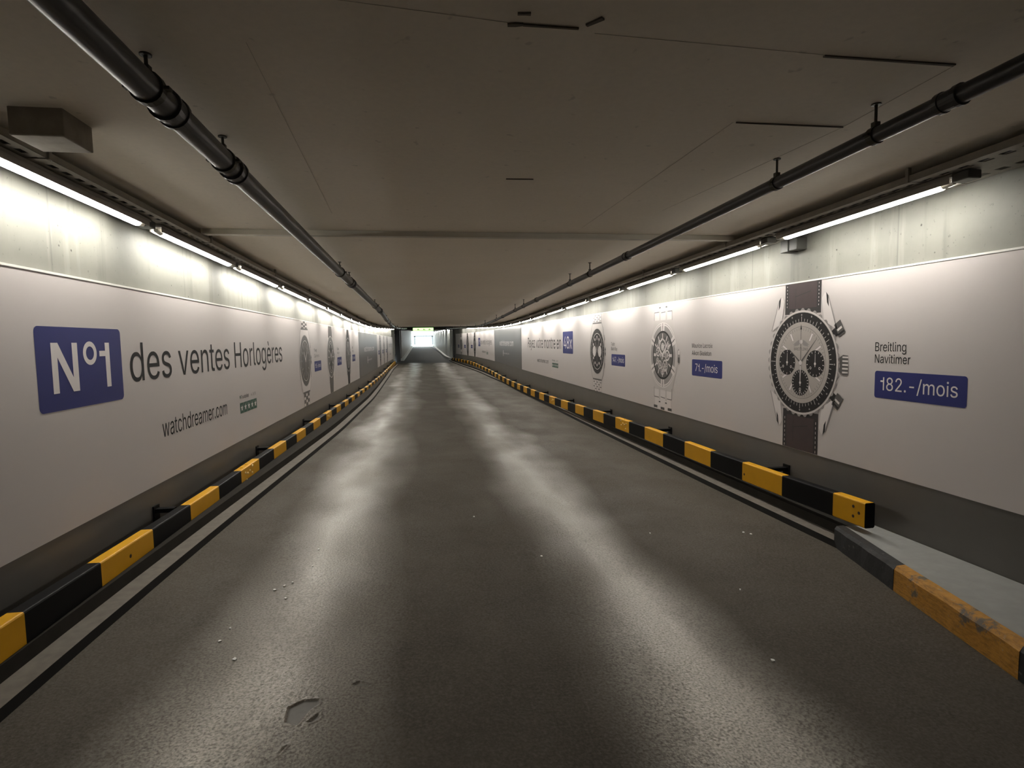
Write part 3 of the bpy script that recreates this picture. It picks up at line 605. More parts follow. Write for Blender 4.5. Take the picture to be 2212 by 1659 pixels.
def watch_navigator(sh, root, cu, cv):
    """silver dial chronograph, three black subdials, notched bezel, brown leather strap"""
    zt, zb = RT(-cu), RB(-cu)
    w = .265; straps = []
    for (a, b_, t) in ((cv + .475, zt - .004, 1), (zb + .003, cv - .475, -1)):
        strap = Ink(sh, 0); straps.append(strap)
        strap.rect(cu - w, a, cu + w, b_, 1)
        strap.rect(cu - w + .058, a + (.055 if t > 0 else 0), cu + w - .058, b_ - (0 if t > 0 else .055), 0, 1)
        n = 7; hgt = (b_ - a - .07) / n
        for k in range(n):
            for sx_ in (-1, 1):
                vv = a + .06 * (t > 0) + hgt * k
                strap.bar(cu + sx_ * (w - .032), vv + .01, cu + sx_ * (w - .032), vv + hgt * .74, .007, mi=2, dl=2)
        strap.bar(cu - .11, (a + b_) / 2 + .02, cu + .12, (a + b_) / 2 + .06, .006, mi=1, dl=2)
        strap.bar(cu - .1, a + .07, cu - .1, b_ - .05, .005, mi=1, dl=2)
    sh = Scaled(sh, cu, cv, 1.045)
    ob = Ink(sh, 3)
    # lugs + notched bezel
    for sx_ in (-1, 1):
        for sy in (-1, 1):
            ob.pl([(cu + sx_ * .265, cv + sy * .58), (cu + sx_ * .30, cv + sy * .63), (cu + sx_ * .345, cv + sy * .60), (cu + sx_ * .45, cv + sy * .30), (cu + sx_ * .30, cv + sy * .38)], 3)
            ob.bar(cu + sx_ * .345, cv + sy * .60, cu + sx_ * .46, cv + sy * .30, .012, mi=1, dl=.3)
            ob.pl([(cu + sx_ * .318, cv + sy * .63), (cu + sx_ * .345, cv + sy * .60), (cu + sx_ * .355, cv + sy * .50), (cu + sx_ * .33, cv + sy * .54)], 2, .4)
    n = 72; pts = []
    for k in range(n * 2):
        rr = .508 if (k // 2) % 2 == 0 else .488
        pts.append(polar(cu, cv, rr, 360 * k / (n * 2)))
    ob.pl(pts, 1, .6)
    ob.disc(cu, cv, .487, 0, 72, 1)
    case = ob.build('watch_picture', ['steel', 'steel2', 'dark', 'pale'], root)
    case['label'] = 'silver dial chronograph with three black subdials on brown strap'
    for strap in straps: strap.build('strap', ['leather', 'leather2', 'pale'], case)
    ringk = Ink(sh, 4.2)
    ringk.disc(cu, cv, .468, 0, 72)
    ringk.ring(cu, cv, .478, .484, 1, 72, .2)
    for k in range(60):
        a = 6 * k
        p0 = polar(cu, cv, .385, a); p1 = polar(cu, cv, .41 if k % 5 else .43, a)
        ringk.bar(*p0, *p1, .0045, mi=1, dl=1.6)
        if k % 3 == 0:
            p2 = polar(cu, cv, .445, a); ringk.disc(*p2, .009, 2, 8, 1.6)
    ringk.build('bezel_ring', ['dark', 'pale', 'steel2'], case)
    dl = Ink(sh, 5.4)
    dl.disc(cu, cv, .38, 0, 72)
    dl.ring(cu, cv, .335, .338, 1, 72, .3)
    for k in range(60):
        dl.bar(*polar(cu, cv, .30 if k % 5 else .29, 6 * k), *polar(cu, cv, .325, 6 * k), .003, mi=1, dl=.3)
    for a in (30, 60, 120, 150, 210, 240, 300, 330):
        dl.bar(*polar(cu, cv, .235, a), *polar(cu, cv, .312, a), .030, mi=3, dl=.4)
        dl.bar(*polar(cu, cv, .235, a), *polar(cu, cv, .31, a), .019, mi=2, dl=.7)
    # winged mark and maker's lettering
    for sx_ in (-1, 1):
        dl.pl([(cu + sx_ * .006, cv + .185), (cu + sx_ * .03, cv + .215), (cu + sx_ * .06, cv + .20), (cu + sx_ * .12, cv + .165), (cu + sx_ * .09, cv + .168), (cu + sx_ * .11, cv + .15), (cu + sx_ * .04, cv + .16)], 3, .5)
    dl.disc(cu, cv + .195, .02, 2, 16, .8)
    dl.text('BREITLING', cu - .1, cu + .1, cv + .115, cv + .14, 1, .5)
    dl.build('dial', ['dial', 'steel3', 'white', 'steel2'], case)
    for du, dv, ticks in ((-.2, -.003, 12), (.2, -.003, 15), (0, -.188, 24)):
        sb = Ink(sh, 6.4)
        sb.disc(cu + du, cv + dv, .122, 0, 40)
        for k in range(ticks): sb.bar(*polar(cu + du, cv + dv, .098, 360 * k / ticks), *polar(cu + du, cv + dv, .116, 360 * k / ticks), .006, mi=1, dl=.4)
        sb.bar(cu + du, cv + dv - .03, cu + du, cv + dv + .09, .008, .004, 1, .7); sb.disc(cu + du, cv + dv, .013, 1, 14, .9)
        for q in ((-.06, -.04), (.06, -.04)) if dv > -.1 else ((0, -.085), (0, -.06)):
            sb.ring(cu + du + q[0], cv + dv + q[1], .008, .013, 1, 10, .6)
        sb.build('subdial', ['dark', 'pale'], case)
    hd = Ink(sh, 7.8)
    hd.bar(cu, cv, *polar(cu, cv, .21, -54), .018, .005, 0); hd.bar(cu, cv, *polar(cu, cv, .315, 44), .018, .004, 0)
    hd.bar(cu, cv - .18, cu, cv + .34, .007, .004, 1, .4); hd.pl([(cu - .012, cv + .31), (cu + .012, cv + .31), (cu, cv + .36)], 1, .5)
    hd.bar(cu, cv - .03, cu, cv - .19, .014, .008, 2, .6); hd.disc(cu, cv, .022, 2, 20, .8)
    hd.build('watch_hands', ['steel3', 'dark', 'pale'], case)
    cr = Ink(sh, 3)
    cr.pl([(cu + .50, cv - .06), (cu + .50, cv + .06), (cu + .54, cv + .085), (cu + .60, cv + .08), (cu + .605, cv - .08), (cu + .54, cv - .085)], 0)
    for k in range(5): cr.rect(cu + .535, cv - .07 + .032 * k, cu + .602, cv - .056 + .032 * k, 1, .5)
    cr.build('crown', ['steel3', 'pale'], case)
    for a in (58, 123):
        pu = Ink(sh, 3)
        pu.bar(*polar(cu, cv, .49, a), *polar(cu, cv, .54, a), .07, mi=1); pu.bar(*polar(cu, cv, .54, a), *polar(cu, cv, .625, a), .125, mi=0, dl=.3)
        pu.bar(*polar(cu, cv, .55, a), *polar(cu, cv, .61, a), .02, mi=2, dl=.6); pu.bar(*polar(cu, cv, .54, a + 4), *polar(cu, cv, .62, a + 4), .018, mi=1, dl=.6)
        pu.build('pusher', ['steel3', 'dark', 'pale'], case)

def watch_skeleton(sh, root, cu, cv):
    """steel openworked watch with claws on the bezel, steel bracelet"""
    zt, zb = RT(-cu), RB(-cu)
    br = Ink(sh, 0)
    br.rect(cu - .30, cv + .4, cu + .30, zt - .004, 0); br.rect(cu - .30, zb + .003, cu + .30, cv - .4, 0)
    for s_ in (1, -1):
        def vv(t): return cv + s_ * t
        br.rect(cu - .33, min(vv(.52), vv(.66)), cu + .33, max(vv(.52), vv(.66)), 0, .2)
        for a, b_ in (((-.33, .5), (-.325, .665)), ((.33, .5), (.325, .665)), ((-.325, .665), (-.14, .668)), ((-.07, .655), (.09, .662)), ((.16, .665), (.325, .665))):
            br.bar(cu + a[0], vv(a[1]), cu + b_[0], vv(b_[1]), .011, mi=2, dl=.6)
        for q in (-.115, .125):
            br.bar(cu + q, vv(.54), cu + q, vv(.70), .05, mi=1, dl=.5)
            br.bar(cu + q - .03, vv(.735), cu + q + .03, vv(.735), .022, mi=2, dl=.7)
        for q in ((-.27, .82), (0, .83), (.26, .82)):
            if abs(vv(q[1]) - zt) > .03 and zb + .02 < vv(q[1]) < zt - .02:
                br.bar(cu + q[0] - .07, vv(q[1]), cu + q[0] + .07, vv(q[1]), .04, mi=2, dl=.7)
    cs = Ink(sh, 2)
    cs.pl([(cu - .33, cv + .54), (cu - .36, cv + .46), (cu - .49, cv + .22), (cu - .535, cv), (cu - .49, cv - .22), (cu - .36, cv - .46), (cu - .31, cv - .54), (cu + .31, cv - .54), (cu + .36, cv - .46), (cu + .49, cv - .22), (cu + .535, cv), (cu + .49, cv + .22), (cu + .36, cv + .46), (cu + .33, cv + .54)], 0)
    cs.ring(cu, cv, .49, .505, 2, 60, .4)
    cs.disc(cu, cv, .485, 1, 60, .5)
    cs.ring(cu, cv, .455, .478, 2, 60, .8)
    case = cs.build('watch_picture', ['steel', 'steel2', 'pale', 'steel3'], root)
    case['label'] = 'pale steel openworked watch on steel bracelet'
    br.build('bracelet', ['pale', 'steel', 'steel3'], case)
    bz = Ink(sh, 3.4)
    bz.ring(cu, cv, .37, .455, 0, 60)
    for a in (0, 60, 120, 180, 240, 300):
        for d in (-5, 5):
            bz.bar(*polar(cu, cv, .375, a + d), *polar(cu, cv, .49, a + d), .05, mi=1, dl=.4)
        bz.bar(*polar(cu, cv, .375, a), *polar(cu, cv, .49, a), .012, mi=2, dl=.7)
    bz.ring(cu, cv, .345, .375, 3, 60, .5)
    bz.build('bezel_ring', ['steel2', 'pale', 'steel3', 'dark'], case)
    dl = Ink(sh, 4.6)
    dl.disc(cu, cv, .348, 0, 60)
    rnd = random.Random(3)
    dl.ring(cu, cv + .13, .10, .125, 1, 30, .4); dl.ring(cu, cv + .13, .045, .06, 1, 24, .4); dl.disc(cu, cv + .13, .04, 1, 20, .5)
    for (du, dv, r) in ((-.17, .05, .075), (.17, .0, .085), (-.1, -.15, .07), (.09, -.16, .095), (0, -.24, .07), (-.19, -.09, .05), (.2, .14, .05), (-.12, .19, .045), (.05, .02, .05)):
        dl.ring(cu + du, cv + dv, r * .72, r, rnd.choice((1, 2)), 22, .5); dl.ring(cu + du, cv + dv, r * .2, r * .38, 2, 12, .5)
        for k in range(5):
            a = 72 * k + rnd.uniform(0, 40); dl.bar(cu + du, cv + dv, *polar(cu + du, cv + dv, r * .8, a), .011, mi=2, dl=.6)
    for k in range(46):
        a = rnd.uniform(0, 360); r = rnd.uniform(.05, .31); p = polar(cu, cv, r, a); q = (p[0] + rnd.uniform(-.05, .05), p[1] + rnd.uniform(-.05, .05))
        if math.hypot(q[0] - cu, q[1] - cv) < .33: dl.bar(*p, *q, rnd.uniform(.006, .018), mi=rnd.choice((1, 2, 2, 3)), dl=.8)
    for a in (0, 30, 60, 90, 120, 150, 180, 210, 240, 270, 300, 330):
        w_ = .045 if a in (90, 270) else .022
        dl.bar(*polar(cu, cv, .25, a), *polar(cu, cv, .335, a), w_, mi=1, dl=1.1)
    dl.build('dial', ['steel3', 'pale', 'steel', 'dark'], case)
    hd = Ink(sh, 6.2)
    hd.bar(cu, cv, *polar(cu, cv, .25, -52), .032, .02, 0); hd.bar(cu, cv, *polar(cu, cv, .30, 44), .034, .018, 0); hd.bar(cu, cv, *polar(cu, cv, .06, 180), .024, mi=0)
    hd.disc(cu, cv, .03, 0, 20, .3)
    hd.build('watch_hands', ['pale'], case)
    cr = Ink(sh, 2)
    cr.pl([(cu + .52, cv - .08), (cu + .52, cv + .08), (cu + .56, cv + .105), (cu + .60, cv + .06), (cu + .60, cv - .10), (cu + .56, cv - .13)], 1)
    cr.rect(cu + .535, cv + .02, cu + .59, cv + .08, 0, .5); cr.rect(cu + .535, cv - .10, cu + .59, cv - .02, 2, .5)
    cr.build('crown', ['pale', 'steel2', 'steel3'], case)

def watch_dive(sh, root, cu, cv, zt, zb, look, label, detail=True):
    """round watch with dark bezel on bracelet or leather; look picks colours and hands"""
    halves = []
    for a, b_ in ((cv + .46, zt - .004), (cv - .46, zb + .003)):
        st = Ink(sh, 0); halves.append(st); sg_ = 1 if b_ > a else -1
        if look['strap'] == 'steel':
            wq = look.get('sw', .25); lo, hi = cv + sg_ * .56, b_
            st.rect(cu - wq, min(a, b_), cu + wq, max(a, b_), 1)
            n = look.get('rows', 5); cols = look.get('cols', 3)
            for k in range(n):
                for q in range(cols):
                    if look['links'] == 'check' and (k + q) % 2: continue
                    sh_ = .5 * (q % 2) if look['links'] == 'offset' else 0
                    v0, v1 = lo + (hi - lo) * (k + sh_ + .08) / n, lo + (hi - lo) * (k + sh_ + .92) / n
                    lim = max(a, b_), min(a, b_)
                    v0, v1 = max(min(v0, lim[0]), lim[1]), max(min(v1, lim[0]), lim[1])
                    if abs(v1 - v0) < .004: continue
                    u0, u1 = cu - wq + 2 * wq * (q + .1) / cols, cu - wq + 2 * wq * (q + .9) / cols
                    st.rect(u0, min(v0, v1), u1, max(v0, v1), 0, 1)
            mats = [look.get('link', 'pale'), look.get('gap', 'steel3')]
        else:
            st.pl([(cu - .30, a), (cu + .30, a), (cu + .22, b_), (cu - .22, b_)], 0)
            st.pl([(cu - .22, a + sg_ * .04), (cu + .22, a + sg_ * .04), (cu + .15, b_), (cu - .15, b_)], 1, 1)
            mats = [look['strap_m'], look.get('strap_m2', look['strap_m'])]
    cs = Ink(sh, 2.4)
    if look['strap'] == 'steel':
        for g, mi, dl_ in ((1.04, 1, 0), (1.0, 0, .4)):
            q = [(.31, .60), (.39, .50), (.49, .22), (.505, 0), (.49, -.22), (.39, -.50), (.31, -.60)]
            cs.pl([(cu + g * x, cv + y) for x, y in q] + [(cu - g * x, cv + y) for x, y in q[::-1]], mi, dl_)
        for sy in (1, -1): cs.bar(cu - .31, cv + sy * .60, cu + .31, cv + sy * .60, .03, mi=1, dl=.8)
    else:
        for sx_ in (-1, 1):
            for sy in (-1, 1): cs.pl([(cu + sx_ * .30, cv + sy * .60), (cu + sx_ * .36, cv + sy * .58), (cu + sx_ * .46, cv + sy * .25), (cu + sx_ * .30, cv + sy * .36)], 0)
        cs.disc(cu, cv, .515, 1, 60, .2); cs.disc(cu, cv, .505, 0, 60, .4)
    case = cs.build('watch_picture', [look['case'], 'steel3'], root); case['label'] = label
    for st in halves: st.build('bracelet' if look['strap'] == 'steel' else 'strap', mats, case)
    bz = Ink(sh, 3.2)
    bz.disc(cu, cv, .49, 1, 60); bz.disc(cu, cv, .475, 0, 60, .4)
    for k in range(24): bz.bar(*polar(cu, cv, .415, 15 * k), *polar(cu, cv, .455, 15 * k), .008, mi=1, dl=.7)
    bz.ring(cu, cv, .375, .39, 2, 60, .8)
    bz.build('bezel_ring', [look['bezel'], 'steel2', 'steel'], case)
    dl = Ink(sh, 4.8); dl.disc(cu, cv, .372, 0, 60)
    for k in range(12):
        a = 30 * k
        if look['hours'] == 'dots':
            if k in (0,): dl.bar(*polar(cu, cv, .24, 0), *polar(cu, cv, .33, 0), .02, .05, 1, .4)
            elif k not in (3, 9): dl.disc(*polar(cu, cv, .29, a), .032, 1, 14, .4)
        else:
            dl.bar(*polar(cu, cv, .25, a), *polar(cu, cv, .34, a), .028, mi=1, dl=.4)
    dl.build('dial', [look['dial'], look.get('hour_m', 'pale')], case)
    if look.get('sub'):
        for du, dv in look['sub']:
            sb = Ink(sh, 5.6)
            sb.disc(cu + du, cv + dv, .118, 0, 32)
            for k in range(12): sb.bar(*polar(cu + du, cv + dv, .095, 30 * k), *polar(cu + du, cv + dv, .112, 30 * k), .006, mi=1, dl=.4)
            sb.bar(cu + du, cv + dv, *polar(cu + du, cv + dv, .09, 10), .010, mi=1, dl=.6)
            sb.build('subdial', [look['sub_m'], 'steel3' if look['sub_m'] != 'dark' else 'steel2'], case)
    hd = Ink(sh, 6.8)
    a1, a2 = look['hands']
    hd.bar(cu, cv, *polar(cu, cv, .22, a1), .03, .018, 0); hd.bar(cu, cv, *polar(cu, cv, .32, a2), .026, .012, 0)
    hd.bar(*polar(cu, cv, .1, look.get('sec', 180) + 180), *polar(cu, cv, .3, look.get('sec', 180)), .009, mi=0, dl=.3); hd.disc(cu, cv, .026, 0, 18, .5)
    hd.build('watch_hands', [look.get('hand_m', 'pale')], case)
    cr = Ink(sh, 2)
    cr.rrect(cu + .50, cv - .09, cu + .59, cv + .09, .025); cr.rect(cu + .52, cv - .06, cu + .585, cv - .02, 1, .4); cr.rect(cu + .52, cv + .03, cu + .585, cv + .06, 1, .4)
    cr.build('crown', ['steel2', 'steel3'], case)
    if look.get('push'):
        for a in (60, 120):
            pu = Ink(sh, 2); pu.bar(*polar(cu, cv, .48, a), *polar(cu, cv, .53, a), .06, mi=1); pu.bar(*polar(cu, cv, .53, a), *polar(cu, cv, .60, a), .12, mi=0)
            pu.build('pusher', ['steel2', 'steel3'], case)

SL, SR = Sheet('L'), Sheet('R')
LOOK_PANDA = dict(strap='steel', sw=.29, rows=3, cols=5, links='offset', gap='steel3', link='pale', case='steel', bezel='dark', dial='dark', hours='dots', sub=[(-.19, 0), (.19, 0)], sub_m='pale', hands=(-28, 32), hand_m='steel2', push=True)
LOOK_SEA = dict(strap='steel', sw=.25, rows=5, cols=3, links='check', gap='steel3', link='pale', case='pale', bezel='steel3', dial='brown_dial', hours='bars', hour_m='steel2', sub=[(-.19, -.02), (.19, -.02), (0, -.2)], sub_m='steel3', hands=(-40, 40), sec=180, push=True)
LOOK_PILOT = dict(strap='leather', strap_m='leather', strap_m2='steel3', case='pale', bezel='steel3', dial='brown_dial', hours='bars', hands=(-42, 60), sub=[(0, .18), (0, -.19)], sub_m='dark')
LOOK_FIELD = dict(strap='leather', strap_m='leather2', strap_m2='dark', case='steel3', bezel='dark', dial='steel3', hours='bars', hands=(-50, 50), hand_m='steel', hour_m='steel2')

# --- left, near: N°1 des ventes Horlogères
bnl = thing('wall_banner', 'long white banner with blue N°1 badge and headline on the left wall', 'banner', (-2.26, 9, .33))
board(SL, bnl, -3.0, 20.27, 'banner', LT, LB)
t = Ink(SL, 0); t.rrect(3.715, 1.107, 4.67, 1.631, .035); bd = t.build('badge', 'blue', bnl)
t = Ink(SL, 1)
n0, n1, v0, v1 = 3.856, 4.125, 1.216, 1.531
t.rect(n0, v0, n0 + .058, v1); t.rect(n1 - .058, v0, n1, v1)
t.pl([(n0, v1), (n0 + .068, v1), (n1, v0), (n1 - .068, v0)], 0, .2)
t.ring(4.266, 1.460, .046, .080, 0, 40)
t.rect(4.452, v0, 4.508, v1); t.rect(4.378, 1.436, 4.46, 1.474, 0, .2)
t.build('badge_lettering', 'white', bd)
text_part(SL, bnl, 'headline', 'des ventes Horlog\u00e8res', (4.787, 9.54, 1.135, 1.545), 'ink')
text_part(SL, bnl, 'website_lettering', 'watchdreamer.com', (5.265, 6.885, .708, .868), 'ink')
rating(SL, bnl, 7.35, .655, 8.05, .785, None)
watch_dive(SL, bnl, 11.31, 1.18, LT(11.3), LB(11.3), LOOK_SEA, 'dark chronograph picture on chequered steel bracelet')
watch_dive(SL, bnl, 14.29, 1.175, LT(14.3), LB(14.3), LOOK_PILOT, 'brown dial watch picture on dark leather strap')
watch_dive(SL, bnl, 17.47, 1.16, LT(17.5), LB(17.5), LOOK_FIELD, 'all dark watch picture on black strap')
for (u, l1, l2, pr, w1, w2) in ((12.19, 'Tag', 'Carrera', '155.-/mois', .30, .55), (15.30, 'Oris', 'Aquis', '120.-/mois', .33, .42), (18.4, 'IWC', 'Pilot', '98.-/mois', .28, .40)):
    text_part(SL, bnl, 'maker_lettering', l1, (u, u + w1, 1.325, 1.395), 'ink'); text_part(SL, bnl, 'model_lettering', l2, (u, u + w2, 1.215, 1.285), 'ink_soft')
    price_tag(SL, bnl, u, .922, u + .77, 1.137, pr, (u + .07, u + .70, .985, 1.085))
# --- left dark + far
bdl = thing('wall_banner', 'dark grey banner with white lettering on the left wall beyond the wristwatches', 'banner', (-2.26, 24.1, .3))
board(SL, bdl, 20.30, 28.0, 'banner_grey', LT, LB)
def dark_print(sh, root, u0, u1, vb, vt):
    w_ = u1 - u0
    text_part(sh, root, 'headline', 'watchdreamer.com', (u0, u1, vb, vt), 'white')
    t = Ink(sh, 0); cu = u0 + w_ * .30; cv = vb - .34
    t.ring(cu, cv, .10, .14, 0, 24); t.disc(cu, cv, .07, 0, 16); t.text('watch', cu + .25, cu + w_ * .42, cv - .04, cv + .04)
    t.build('logo', 'white', root)
dark_print(SL, bdl, 22.0, 26.3, 1.165, 1.375)
bfl = thing('wall_banner', 'white banner with four narrow wristwatch strips at the far end of the left wall', 'banner', (-2.26, 34.7, .3))
board(SL, bfl, 28.05, 41.4, 'banner', LT, LB)
for k, (u, lk) in enumerate(((29.9, LOOK_FIELD), (32.6, LOOK_PILOT), (35.4, LOOK_FIELD))):
    watch_dive(SL, bfl, u, 1.17, LT(u), LB(u), lk, 'thin dark wristwatch picture'); price_tag(SL, bfl, u - 1.25, .92, u - .62, 1.12, '98.-/mois', (u - 1.2, u - .68, .98, 1.07))
text_part(SL, bfl, 'headline', 'des ventes Horlog\u00e8res', (36.8, 40.8, 1.12, 1.5), 'ink_soft'); text_part(SL, bfl, 'website_lettering', 'watchdreamer.com', (37.6, 39.6, .70, .83), 'ink_soft')

# --- right, near
bnr = thing('wall_banner', 'long white banner with three wristwatches and prices on the right wall', 'banner', (3.643, 9, .37))
board(SR, bnr, -3.0, 21.33, 'banner', RT, RB)
watch_navigator(SR, bnr, -5.062, 1.241)
text_part(SR, bnr, 'maker_lettering', 'Breitling', (-4.141, -3.838, 1.347, 1.443), 'ink')
text_part(SR, bnr, 'model_lettering', 'Navitimer', (-4.141, -3.797, 1.272, 1.345), 'ink')
price_tag(SR, bnr, -4.135, .990, -3.329, 1.209, '182.-/mois', (-4.075, -3.397, 1.04, 1.165))
watch_skeleton(SR, bnr, -8.333, 1.24)
text_part(SR, bnr, 'maker_lettering', 'Maurice Lacroix', (-7.364, -6.80, 1.365, 1.425), 'ink')
text_part(SR, bnr, 'model_lettering', 'Aikon Skeleton', (-7.364, -6.83, 1.265, 1.325), 'ink')
price_tag(SR, bnr, -7.36, .985, -6.552, 1.207, '71.-/mois', (-7.262, -6.665, 1.035, 1.155))
watch_dive(SR, bnr, -11.72, 1.245, RT(11.7), RB(11.7), LOOK_PANDA, 'black chronograph picture with two white subdials')
text_part(SR, bnr, 'maker_lettering', 'Tudor', (-10.805, -10.58, 1.375, 1.44), 'ink')
text_part(SR, bnr, 'model_lettering', 'Black Bay', (-10.805, -10.44, 1.265, 1.345), 'ink')
price_tag(SR, bnr, -10.78, .987, -10.007, 1.207, '147.-/mois', (-10.71, -10.07, 1.04, 1.16))
text_part(SR, bnr, 'headline', 'Payez votre montre en', (-19.95, -14.98, 1.16, 1.595), 'ink')
t = Ink(SR, 0); t.rrect(-14.77, 1.147, -13.723, 1.714, .035); bd = t.build('badge', 'blue', bnr)
t = Ink(SR, 1); t.text('48x', -14.67, -13.82, 1.27, 1.59); t.build('badge_lettering', 'white', bd)
text_part(SR, bnr, 'website_lettering', 'watchdreamer.com', (-18.29, -16.58, .80, .92), 'ink')
rating(SR, bnr, -16.07, .722, -15.318, .845, None)
# --- right dark + far
bdr = thing('wall_banner', 'dark grey banner with white lettering on the right wall beyond the 48x badge', 'banner', (3.643, 25.6, .4))
board(SR, bdr, 21.36, 29.72, 'banner_grey', RT, RB)
dark_print(SR, bdr, -27.73, -23.31, 1.27, 1.53)
bfr = thing('wall_banner', 'white banner with wristwatches and blue badge on the bend of the right wall', 'banner', (3.2, 38, .45))
board(SR, bfr, 29.76, 46.9, 'banner', RT, RB)
for k, (u, lk) in enumerate(((-38.3, LOOK_FIELD), (-41.3, LOOK_FIELD), (-44.3, LOOK_SEA))):
    watch_dive(SR, bfr, u, 1.28, RT(-u), RB(-u), lk, 'thin dark wristwatch picture'); price_tag(SR, bfr, u - 1.6, 1.02, u - .85, 1.25, '98.-/mois', (u - 1.55, u - .9, 1.08, 1.19))
t = Ink(SR, 0); t.rrect(-36.6, 1.18, -35.65, 1.71, .035); bd = t.build('badge', 'blue', bfr)
t = Ink(SR, 1); t.text('N\u00b01', -36.45, -35.8, 1.29, 1.61); t.build('badge_lettering', 'white', bd)
text_part(SR, bfr, 'headline', 'des ventes Horlog\u00e8res', (-35.5, -30.8, 1.22, 1.62), 'ink'); text_part(SR, bfr, 'website_lettering', 'watchdreamer.com', (-34.9, -33.3, .80, .95), 'ink')
rating(SR, bfr, -33.0, .74, -32.3, .87, None)
# --- small poster in the recess at the far left
ps = thing('poster', 'pinkish poster with a dark round shape beside the far left pillar', 'poster', (-2.39, 45.3, .6))
p_ = MB(); p_.box((-2.40, 43.6, .55), (-2.375, 47.0, 2.2)); p_.build('panel', 'poster', ps)
q = MB(); pts = [(-2.372, 45.0 + 1.1 * math.cos(2 * math.pi * k / 28), 1.3 + .5 * math.sin(2 * math.pi * k / 28)) for k in range(28)]; q.poly(pts); q.build('watch_picture', 'dark', ps)

# ================================================================ GUARD RAILS
def guard(name, label, xf, zf, ya, yb, phase, stripe, sgn, brackets, bolt_rows, holes):
    root = thing(name, label, 'guard rail', (xf(ya), ya, zf(ya) - .18))
    wd, ht, bv = .088, .202, .010
    bounds = [ya] + [phase + stripe * k for k in range(-20, 120) if ya + .01 < phase + stripe * k < yb - .01] + [yb]
    m = MB()
    def ring(y):
        x = xf(y); z = zf(y)
        pr = [(0, -bv), (-bv * .3, -bv * .3), (-bv, 0), (-wd + bv, 0), (-wd, -bv), (-wd, -ht + bv), (-wd + bv, -ht), (-bv, -ht), (0, -ht + bv)]
        return [(x + a * sgn, y, z + c_) for a, c_ in pr]
    for k in range(len(bounds) - 1):
        a, b_ = bounds[k], bounds[k + 1]
        yellow = int(round((((a + b_) / 2) - phase - stripe / 2) / stripe)) % 2 == 0
        m.loft([ring(a), ring((a + b_) / 2), ring(b_)], 0 if yellow else 1, caps=False)
    for yv, fl in ((ya, 1), (yb, 0)): m.poly(ring(yv) if fl else ring(yv)[::-1], 1)
    m.build('beam', ['yellow', 'black'], root)
    for y in brackets:
        x = xf(y) - wd * sgn; z = zf(y); xw = (-2.262 if sgn > 0 else WRX(y) + .002)
        b2 = MB(); lo = (min(x, xw), y - .03, z - .03); hi = (max(x, xw), y + .03, z + .004)
        b2.box(lo, hi)
        pl = (xw, xw + .012 * sgn); b2.box((min(pl), y - .05, z - .12), (max(pl), y + .05, z + .03))
        b2.build('bracket', 'black', root)
    for y in bolt_rows:
        x = xf(y); z = zf(y)
        for dy, dz in ((-.22, -.055), (-.14, -.075), (-.06, -.065), (.04, -.03), (.02, -.105), (-.19, -.14)):
            bb = MB(); bb.tube([(x + .0 * sgn, y + dy, z + dz), (x + .012 * sgn, y + dy, z + dz)], [.016, .011], 10); bb.build('bolt', 'bolt', root)
        for dy in (-.2, -.02):
            bb = MB(); bb.tube([(x - .045 * sgn, y + dy, z - .001), (x - .045 * sgn, y + dy, z + .009)], [.02, .016], 10); bb.build('bolt', 'yellow', root)
    for y, dz in holes:
        x = xf(y); z = zf(y)
        bb = MB(); bb.tube([(x - .004 * sgn, y, z + dz), (x + .0015 * sgn, y, z + dz)], .013, 12); bb.build('bolt_hole', 'hole', root)
    return root
GLX = lambda y: -2.02 + .0 * y
GRX = lambda y: WRX(y) - .283
guard('guard_rail', 'yellow and black striped guard rail along the left kerb', GLX, BL, .6, 40.5, 3.77, .68, 1,
      [2.05, 5.05, 7.95, 10.9, 13.8, 16.8, 19.8, 23, 26, 29, 32, 35, 38], [6.85, 12.28, 17.7], [(4.12, -.085)])
guard('guard_rail', 'yellow and black striped guard rail along the right kerb ending at the raised slab', GRX, BR, 3.87, 47.6, 4.91, .69, -1,
      [5.25, 8.05, 10.8, 13.7, 16.7, 19.7, 22.7, 25.7, 28.7, 32, 35, 38, 41, 44], [9.4, 14.9, 20.4], [(3.99, -.055), (3.93, -.095), (3.99, -.135), (5.56, -.125)])

# ================================================================ RAISED SLAB, lower right
isl = thing('raised_kerb', 'raised grey slab edged with a scuffed black and orange kerb beside the right wall', 'kerb', (3.3, 2.5, -.2))
def kb(p0, p1, mi):
    (xa, ya), (xb, yb) = p0, p1; k = MB(); rings = []
    for i in range(9):
        t_ = i / 8; x = xa + (xb - xa) * t_; y = ya + (yb - ya) * t_; z = floor_z(x, y)
        wob = .004 * math.sin(i * 2.1)
        rings.append([(x - .0, y, z - .05), (x + .004 + wob, y, z + .145), (x + .022, y, z + .170), (x + .085, y, z + .172), (x + .085, y, z - .05)])
    k.loft(rings); return k
KP = [(3.262, 4.075), (3.062, 3.262), (2.845, 2.27), (2.66, 1.5), (2.40, .4)]
for i, (mt, nm) in enumerate((('scuff_black', 'black_edging'), ('scuff_yellow', 'orange_edging'), ('scuff_black', 'black_edging'), ('scuff_yellow', 'orange_edging'))):
    kb(KP[i], KP[i + 1], 0).build(nm, mt, isl)
e = MB(); rings = []
for i in range(2):
    pass
k = MB(); xw = lambda y: WRX(y) - .003
for (xa, ya), (xb, yb) in zip(KP, KP[1:]):
    seq = []
    for i in range(7):
        t_ = i / 6; x = xa + (xb - xa) * t_ + .08; y = ya + (yb - ya) * t_; z = floor_z(x, y)
        seq.append([(x, y, z - .05), (x, y, z + .166), (xw(y), y, z + .150), (xw(y), y, z - .05)])
    k.loft(seq)
